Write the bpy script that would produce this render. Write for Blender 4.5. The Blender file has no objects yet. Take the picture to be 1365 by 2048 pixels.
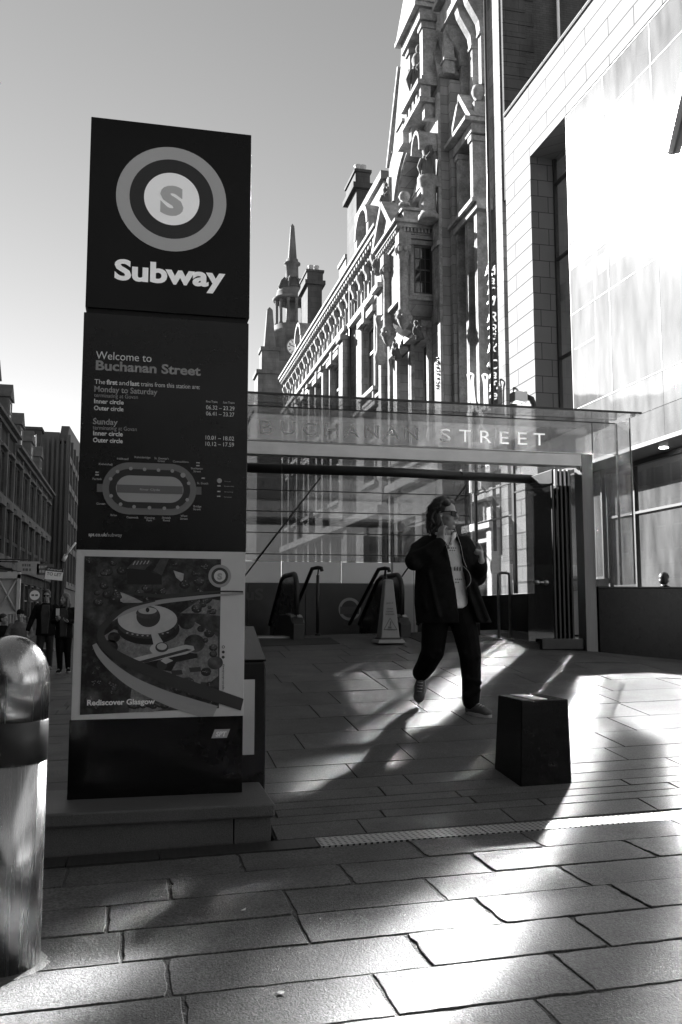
import bpy, bmesh, math, random
from mathutils import Vector, Matrix
R = math.radians
S = bpy.context.scene
COL = S.collection

# ------------------------------------------------------------ camera
cam = bpy.data.cameras.new('camera')
cam.sensor_fit = 'VERTICAL'; cam.sensor_height = 36.0; cam.lens = 31.87
cam.clip_start = 0.05; cam.clip_end = 2000
camo = bpy.data.objects.new('camera', cam); COL.objects.link(camo)
camo.location = (0, 0, 1.15)
camo.rotation_euler = (R(90 + 6.23), 0, R(-12.73))
S.camera = camo

# ------------------------------------------------------------ sky, sun, exposure
SUN_AZ, SUN_EL = R(-33.5), R(25.0)            # to the left of the street axis, low
world = bpy.data.worlds.new('World'); S.world = world; world.use_nodes = True
wn, wl = world.node_tree.nodes, world.node_tree.links
bg = wn['Background']
sky = wn.new('ShaderNodeTexSky'); sky.sky_type = 'NISHITA'; sky.sun_disc = False
sky.sun_elevation = SUN_EL; sky.sun_rotation = SUN_AZ
sky.air_density = .55; sky.dust_density = 0.0; sky.ozone_density = 1.0; sky.altitude = 0
bw = wn.new('ShaderNodeRGBToBW')               # black and white film
wl.new(sky.outputs[0], bw.inputs[0]); wl.new(bw.outputs[0], bg.inputs[0])
bg.inputs[1].default_value = 0.05
sl = bpy.data.lights.new('sun', 'SUN'); sl.energy = 5.0; sl.angle = R(0.5); sl.color = (1, 1, 1)
so = bpy.data.objects.new('sun', sl); COL.objects.link(so)
sd = Vector((math.sin(SUN_AZ) * math.cos(SUN_EL), math.cos(SUN_AZ) * math.cos(SUN_EL), math.sin(SUN_EL)))
so.rotation_euler = sd.to_track_quat('Z', 'Y').to_euler(); so.location = (-20, 40, 40)
S.view_settings.view_transform = 'Standard'; S.view_settings.look = 'None'
S.view_settings.gamma = 1; S.view_settings.use_curve_mapping = False
S.view_settings.exposure = 2.5
# the pavement is lit by sunlight thrown back from the shop's glass: let Cycles find that path
S.render.engine = 'CYCLES'
cy = S.cycles
cy.caustics_reflective = True; cy.caustics_refractive = False
cy.blur_glossy = 0.0; cy.sample_clamp_indirect = 0.0; cy.sample_clamp_direct = 0.0
cy.max_bounces = 9; cy.diffuse_bounces = 4; cy.glossy_bounces = 4; cy.transparent_max_bounces = 24; cy.transmission_bounces = 4
cy.use_guiding = True; cy.use_surface_guiding = True; cy.surface_guiding_probability = 0.6
cy.guiding_training_samples = 64; cy.use_volume_guiding = False
cy.use_denoising = True

# ------------------------------------------------------------ materials
def nodes_of(m):
    m.use_nodes = True
    t = m.node_tree
    return t.nodes, t.links, t.nodes['Principled BSDF']

def grey(v): return (v, v, v, 1)

def mat(name, base, rough=.6, metal=0., spec=.5, spots=0., var=0., vscale=3., grain=0., gscale=180., bump=0., bscale=60., island=0., stretch=None, rvar=0.):
    """grey procedural material: base value, cloudy variation, fine grain, per-piece tone, bump"""
    m = bpy.data.materials.new(name); n, l, b = nodes_of(m)
    b.inputs['Base Color'].default_value = grey(base)
    b.inputs['Roughness'].default_value = rough; b.inputs['Metallic'].default_value = metal
    b.inputs['Specular IOR Level'].default_value = spec
    geo = n.new('ShaderNodeNewGeometry')
    pos = geo.outputs['Position']
    if stretch:
        mp = n.new('ShaderNodeMapping'); l.new(pos, mp.inputs[0]); mp.inputs['Scale'].default_value = stretch; pos = mp.outputs[0]
    val = None
    def mul(a, sock, lo, hi, fmin=.3, fmax=.7):
        r = n.new('ShaderNodeMapRange'); r.inputs[1].default_value = fmin; r.inputs[2].default_value = fmax
        r.inputs[3].default_value = lo; r.inputs[4].default_value = hi; l.new(sock, r.inputs[0])
        if a is None: return r.outputs[0]
        x = n.new('ShaderNodeMath'); x.operation = 'MULTIPLY'; l.new(a, x.inputs[0]); l.new(r.outputs[0], x.inputs[1]); return x.outputs[0]
    if var:
        t = n.new('ShaderNodeTexNoise'); t.inputs['Scale'].default_value = vscale; t.inputs['Detail'].default_value = 6; t.inputs['Roughness'].default_value = .62
        l.new(pos, t.inputs['Vector']); val = mul(val, t.outputs[0], 1 - var, 1 + var)
        if rvar:
            rr = mul(None, t.outputs[0], rough - rvar, rough + rvar); l.new(rr, b.inputs['Roughness'])
    if grain:
        t = n.new('ShaderNodeTexNoise'); t.inputs['Scale'].default_value = gscale; t.inputs['Detail'].default_value = 3
        l.new(pos, t.inputs['Vector']); val = mul(val, t.outputs[0], 1 - grain, 1 + grain, .25, .75)
    if spots:                                             # trodden gum and oil spots
        for sc_, lo, hi, th in ((2.3, 1 - spots, 1, .055), (3.7, 1 + spots * .9, 1, .045), (9., 1 - spots * .6, 1, .09)):
            v_ = n.new('ShaderNodeTexVoronoi'); v_.inputs['Scale'].default_value = sc_; l.new(pos, v_.inputs['Vector'])
            q_ = n.new('ShaderNodeTexNoise'); q_.inputs['Scale'].default_value = 40; l.new(pos, q_.inputs['Vector'])
            d_ = n.new('ShaderNodeMath'); d_.operation = 'MULTIPLY_ADD'; d_.inputs[1].default_value = .05; l.new(q_.outputs[0], d_.inputs[0]); l.new(v_.outputs['Distance'], d_.inputs[2])
            val = mul(val, d_.outputs[0], lo, hi, th, th + .03)
    if island:
        val = mul(val, geo.outputs['Random Per Island'], 1 - island, 1 + island, 0, 1)
    if val is not None:
        x = n.new('ShaderNodeMath'); x.operation = 'MULTIPLY'; x.inputs[1].default_value = base; l.new(val, x.inputs[0])
        l.new(x.outputs[0], b.inputs['Base Color'])
    if bump:
        t = n.new('ShaderNodeTexNoise'); t.inputs['Scale'].default_value = bscale; t.inputs['Detail'].default_value = 5
        l.new(pos, t.inputs['Vector'])
        bp = n.new('ShaderNodeBump'); bp.inputs['Strength'].default_value = bump; bp.inputs['Distance'].default_value = .01
        l.new(t.outputs[0], bp.inputs['Height']); l.new(bp.outputs[0], b.inputs['Normal'])
    return m

def stone(name, base, bw_, bh, mort=.6, var=.22, msize=.012, rough=.85, blockvar=.1, stain=.35):
    """coursed masonry: blocks in world space (u = X+Y, v = Z), tone per block, soot and rain stains"""
    m = bpy.data.materials.new(name); n, l, b = nodes_of(m)
    b.inputs['Roughness'].default_value = rough; b.inputs['Specular IOR Level'].default_value = .06
    geo = n.new('ShaderNodeNewGeometry'); sx = n.new('ShaderNodeSeparateXYZ'); l.new(geo.outputs['Position'], sx.inputs[0])
    ad = n.new('ShaderNodeMath'); l.new(sx.outputs[0], ad.inputs[0]); l.new(sx.outputs[1], ad.inputs[1])
    cb = n.new('ShaderNodeCombineXYZ'); l.new(ad.outputs[0], cb.inputs[0]); l.new(sx.outputs[2], cb.inputs[1])
    br = n.new('ShaderNodeTexBrick'); l.new(cb.outputs[0], br.inputs['Vector'])
    br.inputs['Scale'].default_value = 1; br.inputs['Brick Width'].default_value = bw_; br.inputs['Row Height'].default_value = bh
    br.inputs['Mortar Size'].default_value = msize; br.inputs['Mortar Smooth'].default_value = .2
    br.inputs['Color1'].default_value = grey(base * (1 - blockvar)); br.inputs['Color2'].default_value = grey(base * (1 + blockvar)); br.inputs['Mortar'].default_value = grey(base * mort)
    t = n.new('ShaderNodeTexNoise'); t.inputs['Scale'].default_value = 1.1; t.inputs['Detail'].default_value = 8; t.inputs['Roughness'].default_value = .65
    mp = n.new('ShaderNodeMapping'); mp.inputs['Scale'].default_value = (1, 1, .35); l.new(geo.outputs['Position'], mp.inputs[0]); l.new(mp.outputs[0], t.inputs['Vector'])
    r = n.new('ShaderNodeMapRange'); r.inputs[1].default_value = .32; r.inputs[2].default_value = .62; r.inputs[3].default_value = 1 - stain; r.inputs[4].default_value = 1 + var * .3; l.new(t.outputs[0], r.inputs[0])
    mx = n.new('ShaderNodeMix'); mx.data_type = 'RGBA'; mx.blend_type = 'MULTIPLY'; mx.inputs[0].default_value = 1
    l.new(br.outputs['Color'], mx.inputs[6]); l.new(r.outputs[0], mx.inputs[7]); l.new(mx.outputs[2], b.inputs['Base Color'])
    t2 = n.new('ShaderNodeTexNoise'); t2.inputs['Scale'].default_value = 22; l.new(geo.outputs['Position'], t2.inputs['Vector'])
    bp = n.new('ShaderNodeBump'); bp.inputs['Strength'].default_value = .25; bp.inputs['Distance'].default_value = .02; l.new(t2.outputs[0], bp.inputs['Height']); l.new(bp.outputs[0], b.inputs['Normal'])
    return m

def glass(name, trans=.6, gloss=.9, rough=.02, dust_haze=.0, dustv=.6, fres=True, tint=1., wave=0.):
    """thin architectural glass: clear part, mirror part, a little dust"""
    m = bpy.data.materials.new(name); m.use_nodes = True; n = m.node_tree.nodes; l = m.node_tree.links
    n.remove(n['Principled BSDF']); out = n['Material Output']
    tr = n.new('ShaderNodeBsdfTransparent'); tr.inputs[0].default_value = grey(tint)
    gl = n.new('ShaderNodeBsdfGlossy'); gl.inputs['Color'].default_value = grey(gloss); gl.inputs['Roughness'].default_value = rough
    df = n.new('ShaderNodeBsdfDiffuse'); df.inputs[0].default_value = grey(dustv)
    geo = n.new('ShaderNodeNewGeometry')
    if wave:
        t = n.new('ShaderNodeTexNoise'); t.inputs['Scale'].default_value = .55; t.inputs['Detail'].default_value = 1; l.new(geo.outputs['Position'], t.inputs['Vector'])
        bp = n.new('ShaderNodeBump'); bp.inputs['Strength'].default_value = 1; bp.inputs['Distance'].default_value = wave; l.new(t.outputs[0], bp.inputs['Height']); l.new(bp.outputs[0], gl.inputs['Normal'])
    m1 = n.new('ShaderNodeMixShader'); m2 = n.new('ShaderNodeMixShader')
    # dust first
    nt = n.new('ShaderNodeTexNoise'); nt.inputs['Scale'].default_value = 3; nt.inputs['Detail'].default_value = 8
    mp = n.new('ShaderNodeMapping'); mp.inputs['Scale'].default_value = (1, 1, .25); l.new(geo.outputs['Position'], mp.inputs[0]); l.new(mp.outputs[0], nt.inputs['Vector'])
    mr = n.new('ShaderNodeMapRange'); mr.inputs[1].default_value = .3; mr.inputs[2].default_value = .75; mr.inputs[3].default_value = dust_haze * .5; mr.inputs[4].default_value = min(1, dust_haze * 1.6); l.new(nt.outputs[0], mr.inputs[0])
    l.new(mr.outputs[0], m1.inputs[0]); l.new(tr.outputs[0], m1.inputs[1]); l.new(df.outputs[0], m1.inputs[2])
    if fres:
        lw = n.new('ShaderNodeLayerWeight'); lw.inputs[0].default_value = .5
        pw = n.new('ShaderNodeMath'); pw.operation = 'POWER'; pw.inputs[1].default_value = 3; l.new(lw.outputs['Facing'], pw.inputs[0])
        mm = n.new('ShaderNodeMapRange'); mm.inputs[3].default_value = 1 - trans; mm.inputs[4].default_value = 1.; l.new(pw.outputs[0], mm.inputs[0])
        l.new(mm.outputs[0], m2.inputs[0])
    else:
        m2.inputs[0].default_value = 1 - trans
    l.new(m1.outputs[0], m2.inputs[1]); l.new(gl.outputs[0], m2.inputs[2]); l.new(m2.outputs[0], out.inputs['Surface'])
    return m

def emit(name, v, strength):
    m = bpy.data.materials.new(name); n, l, b = nodes_of(m)
    b.inputs['Base Color'].default_value = grey(v); b.inputs['Emission Color'].default_value = grey(1); b.inputs['Emission Strength'].default_value = strength
    return m

M = dict(
    setts=mat('worn_granite_slab', .088, .66, spots=.45, var=.36, vscale=2.6, grain=.62, gscale=95, bump=.35, bscale=150, island=.24, spec=.2),
    flags=mat('sawn_granite_flag', .092, .7, spots=.3, var=.24, vscale=2.6, grain=.5, gscale=130, bump=.25, bscale=160, island=.13, spec=.14),
    joint=mat('dark_joint_sand', .05, .95, var=.3, vscale=30, bump=.8, bscale=120),
    ground=mat('street_asphalt', .06, .85, var=.2, vscale=.8, grain=.2, gscale=40, bump=.3),
    plinth=mat('speckled_granite', .075, .6, var=.15, vscale=2, grain=.4, gscale=260, bump=.3, bscale=150),
    enamel=mat('black_enamel', .005, .16, spec=.2, var=.2, vscale=3, rvar=.07),
    enamel_dull=mat('black_panel', .008, .25, spec=.35, var=.25, vscale=2.5, rvar=.1),
    void=mat('black_gap', .004, .7),
    sign_white=mat('sign_white', .80, .4, var=.05, vscale=9),
    sign_grey=mat('sign_mid_grey', .36, .4, var=.08, vscale=6, grain=.05),
    sign_orange=mat('sign_pale_grey', .34, .4, var=.05),
    sign_dark=mat('sign_charcoal', .032, .4),
    map_light=mat('map_light', .36, .4), map_ring=mat('map_ring', .17, .4), map_dark=mat('map_dark', .02, .4), map_river=mat('map_river', .13, .4),
    print_white=mat('print_white', .80, .45, var=.05),
    print_dim=mat('print_dim', .42, .45, var=.05),
    poster=mat('poster_paper', .56, .35, var=.04, vscale=5),
    steel=mat('brushed_steel', .42, .24, 1., var=.12, vscale=3, stretch=(40, 40, .6), rvar=.07, grain=.05),
    steel_h=mat('satin_steel', .45, .34, 1., var=.1, vscale=4),
    column_steel=mat('dull_steel', .16, .4, .8, var=.15, vscale=3, stretch=(30, 30, .6)),
    dark_steel=mat('dark_metal', .05, .4, .6, var=.2, vscale=4),
    black_rubber=mat('black_rubber', .02, .5),
    band=mat('bollard_band', .012, .4),
    granite_black=mat('polished_black_granite', .006, .2, spec=.18, var=.3, vscale=12, grain=.5, gscale=300),
    limestone=stone('pale_limestone_cladding', .225, 2.3, .49, .36, var=.05, msize=.024, rough=.9, blockvar=.03, stain=.06),
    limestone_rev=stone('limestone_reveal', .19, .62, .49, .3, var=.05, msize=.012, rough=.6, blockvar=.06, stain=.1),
    sandstone=stone('blond_sandstone', .26, .95, .38, .5, stain=.42, blockvar=.16),
    trim=mat('sandstone_trim', .265, .85, spec=.1, var=.4, vscale=2.2, grain=.22, gscale=14, bump=.3, bscale=9),
    soot=stone('sooty_sandstone', .08, .9, .4, .65, stain=.45),
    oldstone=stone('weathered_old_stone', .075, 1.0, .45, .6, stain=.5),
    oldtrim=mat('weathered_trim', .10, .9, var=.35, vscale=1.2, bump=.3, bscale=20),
    churchstone=stone('church_ashlar', .15, 1.1, .5, .7, stain=.4),
    brick=stone('dark_brick', .08, .24, .08, .6, msize=.006, stain=.3),
    slate=mat('roof_slate', .05, .6, var=.3, vscale=6),
    frame=mat('window_frame', .2, .5), frame_dark=mat('dark_frame', .03, .45),
    pane=mat('dark_window_glass', .02, .06, spec=.6, var=.3, vscale=.6),
    pane_hi=mat('bright_reflecting_glass', .75, .12, 1., var=.35, vscale=.35),
    concrete=mat('dark_concrete', .055, .7, var=.25, vscale=1, stretch=(1, 1, .3)),
    white_paint=mat('white_paint', .5, .5, var=.06, vscale=3),
    pale=mat('pale_plaster', .5, .7, var=.08, vscale=2),
    black_paint=mat('black_paint', .018, .35),
    cloth_black=mat('black_wool', .015, .95, spec=.1, var=.3, vscale=14, bump=.6, bscale=220),
    cloth_trouser=mat('black_cotton', .009, .95, spec=.1, var=.3, vscale=10, bump=.5, bscale=300),
    cloth_shirt=mat('pale_shirt', .78, .85, spec=.2, var=.1, vscale=18, bump=.4, bscale=160),
    cloth_grey=mat('grey_hoodie', .16, .9, var=.2, vscale=14, bump=.5, bscale=140),
    cloth_mid=mat('dark_grey_top', .05, .9, var=.2, vscale=14),
    denim=mat('dark_jeans', .022, .9, var=.25, vscale=10),
    skin=mat('skin', .34, .5, spec=.35, var=.08, vscale=30, bump=.15, bscale=400),
    hair=mat('dark_hair', .035, .45, spec=.5, var=.4, vscale=40, stretch=(1, 1, .3)),
    hair_fair=mat('fair_hair', .12, .45, var=.3, vscale=40),
    lens=mat('sunglass_lens', .006, .08),
    shoe=mat('grey_suede', .10, .8, var=.25, vscale=30), sole=mat('pale_sole', .45, .7),
    wire=mat('white_cable', .7, .4),
    cone=mat('pale_plastic', .26, .45, var=.08, vscale=6),
    letter_glass=glass('frosted_letter', .9, .5, .5, dust_haze=1., dustv=.9, fres=False),
    mat_dark=mat('entrance_matting', .03, .95, var=.3, vscale=40, bump=.6, bscale=200),
    panel_grey=mat('wall_panel', .07, .4, var=.15, vscale=2), panel_light=mat('lit_panel', .75, .45, var=.06, vscale=2),
    shopsign=mat('shop_fascia', .10, .5),
    lamp=emit('downlight', .8, 6.),
    g_clear=glass('clear_canopy_glass', .86, .8, .02, dust_haze=.10, dustv=.55),
    g_fascia=glass('hazy_fascia_glass', .84, .8, .03, dust_haze=.22, dustv=.6),  # pale diffuse share paints the hazy reflection on the fascia
    g_back=glass('tinted_back_glass', .7, .55, .03, dust_haze=.16, dustv=.35, tint=.5),
    g_shop=glass('shop_glass', .74, .8, .02, dust_haze=.14, dustv=.75),
    g_mirror=glass('coated_facade_glass', .42, .97, .045, dust_haze=.6, dustv=.30, fres=False, wave=.014),  # beside real dust, the diffuse share carries a painted veil of glare
    g_panel=glass('mirrored_white_panel', .60, .97, .045, dust_haze=1., dustv=.32, fres=False, wave=.014),  # mirror coat added so the white panels throw sun onto the forecourt
    g_dark=glass('smoked_glass', .8, .6, .03, dust_haze=.04, dustv=.3, tint=.35),
)
def frosted():
    m = bpy.data.materials.new('frosted_letter'); m.use_nodes = True; n = m.node_tree.nodes; l = m.node_tree.links; n.remove(n['Principled BSDF'])
    a = n.new('ShaderNodeBsdfTranslucent'); a.inputs[0].default_value = grey(.9); b = n.new('ShaderNodeBsdfDiffuse'); b.inputs[0].default_value = grey(.85)
    x = n.new('ShaderNodeMixShader'); x.inputs[0].default_value = .4; l.new(a.outputs[0], x.inputs[1]); l.new(b.outputs[0], x.inputs[2]); l.new(x.outputs[0], n['Material Output'].inputs['Surface'])
    return m
M['letter_glass'] = frosted()
def backlit(name, v, e):                        # translucent sign face with lamps behind it
    m = mat(name, v, .4); b = m.node_tree.nodes['Principled BSDF']; b.inputs['Emission Color'].default_value = grey(1); b.inputs['Emission Strength'].default_value = e
    return m
M['neon'] = backlit('neon_tube_white', .8, .14); M['lit_white'] = backlit('backlit_white', .8, .045); M['lit_grey'] = backlit('backlit_grey', .36, .014); M['lit_pale'] = backlit('backlit_pale_grey', .4, .018)
# perforated steel for the drain covers
def perforated(name='perforated_steel', c0=.5, met=.85):
    m = bpy.data.materials.new(name); n, l, b = nodes_of(m)
    geo = n.new('ShaderNodeNewGeometry'); v = n.new('ShaderNodeVectorMath'); v.operation = 'SCALE'; v.inputs['Scale'].default_value = 1 / .030
    l.new(geo.outputs['Position'], v.inputs[0])
    fr = n.new('ShaderNodeVectorMath'); fr.operation = 'FRACTION'; l.new(v.outputs[0], fr.inputs[0])
    sb = n.new('ShaderNodeVectorMath'); sb.operation = 'SUBTRACT'; sb.inputs[1].default_value = (.5, .5, 0); l.new(fr.outputs[0], sb.inputs[0])
    ml = n.new('ShaderNodeVectorMath'); ml.operation = 'MULTIPLY'; ml.inputs[1].default_value = (1, 1, 0); l.new(sb.outputs[0], ml.inputs[0])
    ln = n.new('ShaderNodeVectorMath'); ln.operation = 'LENGTH'; l.new(ml.outputs[0], ln.inputs[0])
    lt = n.new('ShaderNodeMath'); lt.operation = 'LESS_THAN'; lt.inputs[1].default_value = .27; l.new(ln.outputs['Value'], lt.inputs[0])
    mr = n.new('ShaderNodeMapRange'); mr.inputs[3].default_value = c0; mr.inputs[4].default_value = .01; l.new(lt.outputs[0], mr.inputs[0]); l.new(mr.outputs[0], b.inputs['Base Color'])
    m2 = n.new('ShaderNodeMapRange'); m2.inputs[3].default_value = met; m2.inputs[4].default_value = 0; l.new(lt.outputs[0], m2.inputs[0]); l.new(m2.outputs[0], b.inputs['Metallic'])
    b.inputs['Roughness'].default_value = .42
    return m
M['perf'] = perforated(); M['perf_dark'] = perforated('dark_perforated_cover', .035, .2)  # second copy is darker and less metallic, for covers along the plinth

# ------------------------------------------------------------ building helpers
def org(o):
    p = Vector((0, 0, 0))
    while o is not None:
        p += o.location; o = o.parent
    return p

class MB:
    """collects faces, then links them as one mesh object"""
    def __init__(s): s.v = []; s.f = []; s.mi = []; s.sm = []
    def add(s, vs, fs, mi=0, smooth=False):
        b = len(s.v); s.v += [tuple(p) for p in vs]
        for f in fs: s.f.append(tuple(b + i for i in f)); s.mi.append(mi); s.sm.append(smooth)
        return s
    def quad(s, a, b, c, d, mi=0): return s.add([a, b, c, d], [(0, 1, 2, 3)], mi)
    def poly(s, pts, mi=0): return s.add(pts, [tuple(range(len(pts)))], mi)
    def box(s, x0, x1, y0, y1, z0, z1, mi=0, fn=None):
        v = [(x, y, z) for x in (x0, x1) for y in (y0, y1) for z in (z0, z1)]
        if fn: v = [fn(*p) for p in v]
        return s.add(v, [(0, 1, 3, 2), (4, 6, 7, 5), (0, 4, 5, 1), (2, 3, 7, 6), (0, 2, 6, 4), (1, 5, 7, 3)], mi)
    def frust(s, c0, h0, c1, h1, mi=0):
        """box tapering from centre c0 with half sizes h0 to c1 with h1"""
        v = [(c[0] + sx * h[0], c[1] + sy * h[1], c[2]) for c, h in ((c0, h0), (c1, h1)) for sx, sy in ((-1, -1), (1, -1), (1, 1), (-1, 1))]
        return s.add(v, [(3, 2, 1, 0), (4, 5, 6, 7), (0, 1, 5, 4), (1, 2, 6, 5), (2, 3, 7, 6), (3, 0, 4, 7)], mi)
    def prism(s, pts, fn, w0, w1, mi=0):
        """2D outline (u,v) pushed from w0 to w1 through fn(u,v,w)"""
        n = len(pts)
        v = [fn(u, q, w0) for u, q in pts] + [fn(u, q, w1) for u, q in pts]
        f = [tuple(range(n))[::-1], tuple(range(n, 2 * n))] + [(i, (i + 1) % n, n + (i + 1) % n, n + i) for i in range(n)]
        return s.add(v, f, mi)
    def tube(s, path, r, n=8, mi=0, cap=True, smooth=True):
        path = [Vector(p) for p in path]; rs = r if isinstance(r, (list, tuple)) else [r] * len(path)
        vs = []; prev = None
        for i, p in enumerate(path):
            d = (path[min(i + 1, len(path) - 1)] - path[max(i - 1, 0)]).normalized()
            a = Vector((0, 0, 1)) if abs(d.z) < .9 else Vector((1, 0, 0))
            if prev is not None: a = prev
            x = (a - d * a.dot(d)).normalized(); y = d.cross(x); prev = x
            vs += [p + (x * math.cos(2 * math.pi * k / n) + y * math.sin(2 * math.pi * k / n)) * rs[i] for k in range(n)]
        fs = []
        for i in range(len(path) - 1):
            for k in range(n): fs.append((i * n + k, i * n + (k + 1) % n, (i + 1) * n + (k + 1) % n, (i + 1) * n + k))
        s.add(vs, fs, mi, smooth)
        if cap:
            s.add(vs[:n], [tuple(range(n))[::-1]], mi); s.add(vs[-n:], [tuple(range(n))], mi)
        return s
    def lathe(s, prof, c=(0, 0, 0), n=24, mi=0, smooth=True, sx=1., sy=1.):
        vs = [(c[0] + r * sx * math.cos(2 * math.pi * k / n), c[1] + r * sy * math.sin(2 * math.pi * k / n), c[2] + z) for r, z in prof for k in range(n)]
        fs = [(i * n + k, i * n + (k + 1) % n, (i + 1) * n + (k + 1) % n, (i + 1) * n + k) for i in range(len(prof) - 1) for k in range(n)]
        s.add(vs, fs, mi, smooth)
        s.add(vs[:n], [tuple(range(n))[::-1]], mi); s.add(vs[-n:], [tuple(range(n))], mi)
        return s
    def ell(s, c, r, n=14, m=9, mi=0):
        prof = [(max(1e-4, math.sin(math.pi * i / m)), -math.cos(math.pi * i / m)) for i in range(m + 1)]
        vs = [(c[0] + a * r[0] * math.cos(2 * math.pi * k / n), c[1] + a * r[1] * math.sin(2 * math.pi * k / n), c[2] + z * r[2]) for a, z in prof for k in range(n)]
        fs = [(i * n + k, i * n + (k + 1) % n, (i + 1) * n + (k + 1) % n, (i + 1) * n + k) for i in range(m) for k in range(n)]
        return s.add(vs, fs, mi, True)
    def mesh(s, name, shift=(0, 0, 0)):
        me = bpy.data.meshes.new(name)
        me.from_pydata([(x - shift[0], y - shift[1], z - shift[2]) for x, y, z in s.v], [], s.f)
        me.polygons.foreach_set('material_index', s.mi); me.polygons.foreach_set('use_smooth', s.sm); me.update()
        return me
    def build(s, name, mats, parent=None, bevel=0., fix=True):
        mats = mats if isinstance(mats, (list, tuple)) else [mats]
        me = s.mesh(name, org(parent) if parent else (0, 0, 0))
        if fix:
            bm = bmesh.new(); bm.from_mesh(me)
            bmesh.ops.remove_doubles(bm, verts=bm.verts, dist=1e-5)
            bmesh.ops.recalc_face_normals(bm, faces=bm.faces); bm.to_mesh(me); bm.free()
        for m in mats: me.materials.append(m)
        o = bpy.data.objects.new(name, me); COL.objects.link(o)
        if parent: o.parent = parent
        if bevel:
            b = o.modifiers.new('bevel', 'BEVEL'); b.width = bevel; b.segments = 2; b.limit_method = 'ANGLE'; b.angle_limit = R(40)
        return o

def tag(o, label=None, cat=None, group=None, kind=None):
    if label: o['label'] = label
    if cat: o['category'] = cat
    if group: o['group'] = group
    if kind: o['kind'] = kind
    return o

def thing(name, label, cat, loc=(0, 0, 0), group=None):
    o = bpy.data.objects.new(name, None); COL.objects.link(o); o.location = loc; o.empty_display_size = .2
    return tag(o, label, cat, group)

def copy_tree(o, parent=None):
    kids = [c for c in COL.objects if c.parent == o]
    c = o.copy(); COL.objects.link(c)
    if parent: c.parent = parent
    for k in kids: copy_tree(k, c)
    return c

_tc = {}
def text2d(body, bold=0., shear=0.):
    """outline mesh of a word in 2D: verts, faces, bounds (height normalised to the cap height of H = 1)"""
    key = (body, bold, shear)
    if key in _tc: return _tc[key]
    def raw(t):
        cu = bpy.data.curves.new('t', 'FONT'); cu.body = t; cu.size = 1; cu.offset = bold; cu.shear = shear; cu.resolution_u = 4; cu.dimensions = '2D'; cu.fill_mode = 'FRONT'
        o = bpy.data.objects.new('t', cu); COL.objects.link(o)
        me = o.evaluated_get(bpy.context.evaluated_depsgraph_get()).to_mesh()
        v = [(p.co.x, p.co.y) for p in me.vertices]; f = [tuple(p.vertices) for p in me.polygons]
        bpy.data.objects.remove(o); bpy.data.curves.remove(cu)
        return v, f
    if 'H' not in _tc:
        v, f = raw('H'); _tc['H'] = max(p[1] for p in v) - min(p[1] for p in v)
    h = _tc['H']; v, f = raw(body)
    x0 = min(p[0] for p in v)
    v = [((p[0] - x0) / h, p[1] / h) for p in v]
    _tc[key] = (v, f, max(p[0] for p in v)); return _tc[key]

def put_text(mb, body, fn, x, z, cap, width=None, mi=0, bold=0., shear=0., align='L', depth=None):
    """write body at (x,z) on the plane fn(u,v,w); cap = capital height, width = total width"""
    v, f, w = text2d(body, bold, shear)
    kx = (width / w) if width else cap
    dx = 0 if align == 'L' else (-w * kx if align == 'R' else -w * kx / 2)
    base = [(x + dx + p[0] * kx, z + p[1] * cap) for p in v]
    mb.add([fn(u, q, 0) for u, q in base], f, mi)
    if depth:
        ed = {}
        for q in f:
            for i in range(len(q)):
                a, b = q[i], q[(i + 1) % len(q)]; k = (min(a, b), max(a, b)); ed[k] = ed.get(k, 0) + 1
        for (a, b), c in ed.items():
            if c == 1:
                A, B = base[a], base[b]; mb.quad(fn(*A, 0), fn(*B, 0), fn(*B, -depth), fn(*A, -depth), mi)

def disc(mb, fn, cx, cz, r, r0=0., n=64, mi=0, w=0., a0=0., a1=2 * math.pi):
    full = abs(a1 - a0 - 2 * math.pi) < 1e-6
    k = n if full else n + 1
    an = [a0 + (a1 - a0) * i / n for i in range(k)]
    o = [fn(cx + r * math.cos(a), cz + r * math.sin(a), w) for a in an]
    if r0 == 0 and full: return mb.add(o, [tuple(range(n))], mi)
    i_ = [fn(cx + r0 * math.cos(a), cz + r0 * math.sin(a), w) for a in an]
    return mb.add(o + i_, [(j, (j + 1) % k, k + (j + 1) % k, k + j) for j in range(n)], mi)

def band(mb, fn, pts, wd, mi=0, w=0., lim_=None):
    """flat ribbon along pts with half-widths wd"""
    L = []; Rr = []; lim = lim_ if lim_ else (lambda u, q: (u, q))
    for i, p in enumerate(pts):
        a = pts[max(0, i - 1)]; b = pts[min(len(pts) - 1, i + 1)]
        dx, dz = b[0] - a[0], b[1] - a[1]; q = math.hypot(dx, dz) or 1; h = wd[i] if isinstance(wd, (list, tuple)) else wd
        L.append(fn(*lim(p[0] - dz / q * h, p[1] + dx / q * h), w)); Rr.append(fn(*lim(p[0] + dz / q * h, p[1] - dx / q * h), w))
    n = len(pts)
    return mb.add(L + Rr, [(i, i + 1, n + i + 1, n + i) for i in range(n - 1)], mi)

def spline(pts, k=6):
    out = []
    for i in range(len(pts) - 1):
        p0 = pts[max(0, i - 1)]; p1 = pts[i]; p2 = pts[i + 1]; p3 = pts[min(len(pts) - 1, i + 2)]
        for j in range(k):
            t = j / k
            out.append(tuple(.5 * (2 * b + (c - a) * t + (2 * a - 5 * b + 4 * c - d) * t * t + (3 * b - a - 3 * c + d) * t ** 3) for a, b, c, d in zip(p0, p1, p2, p3)))
    out.append(tuple(pts[-1])); return out

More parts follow.
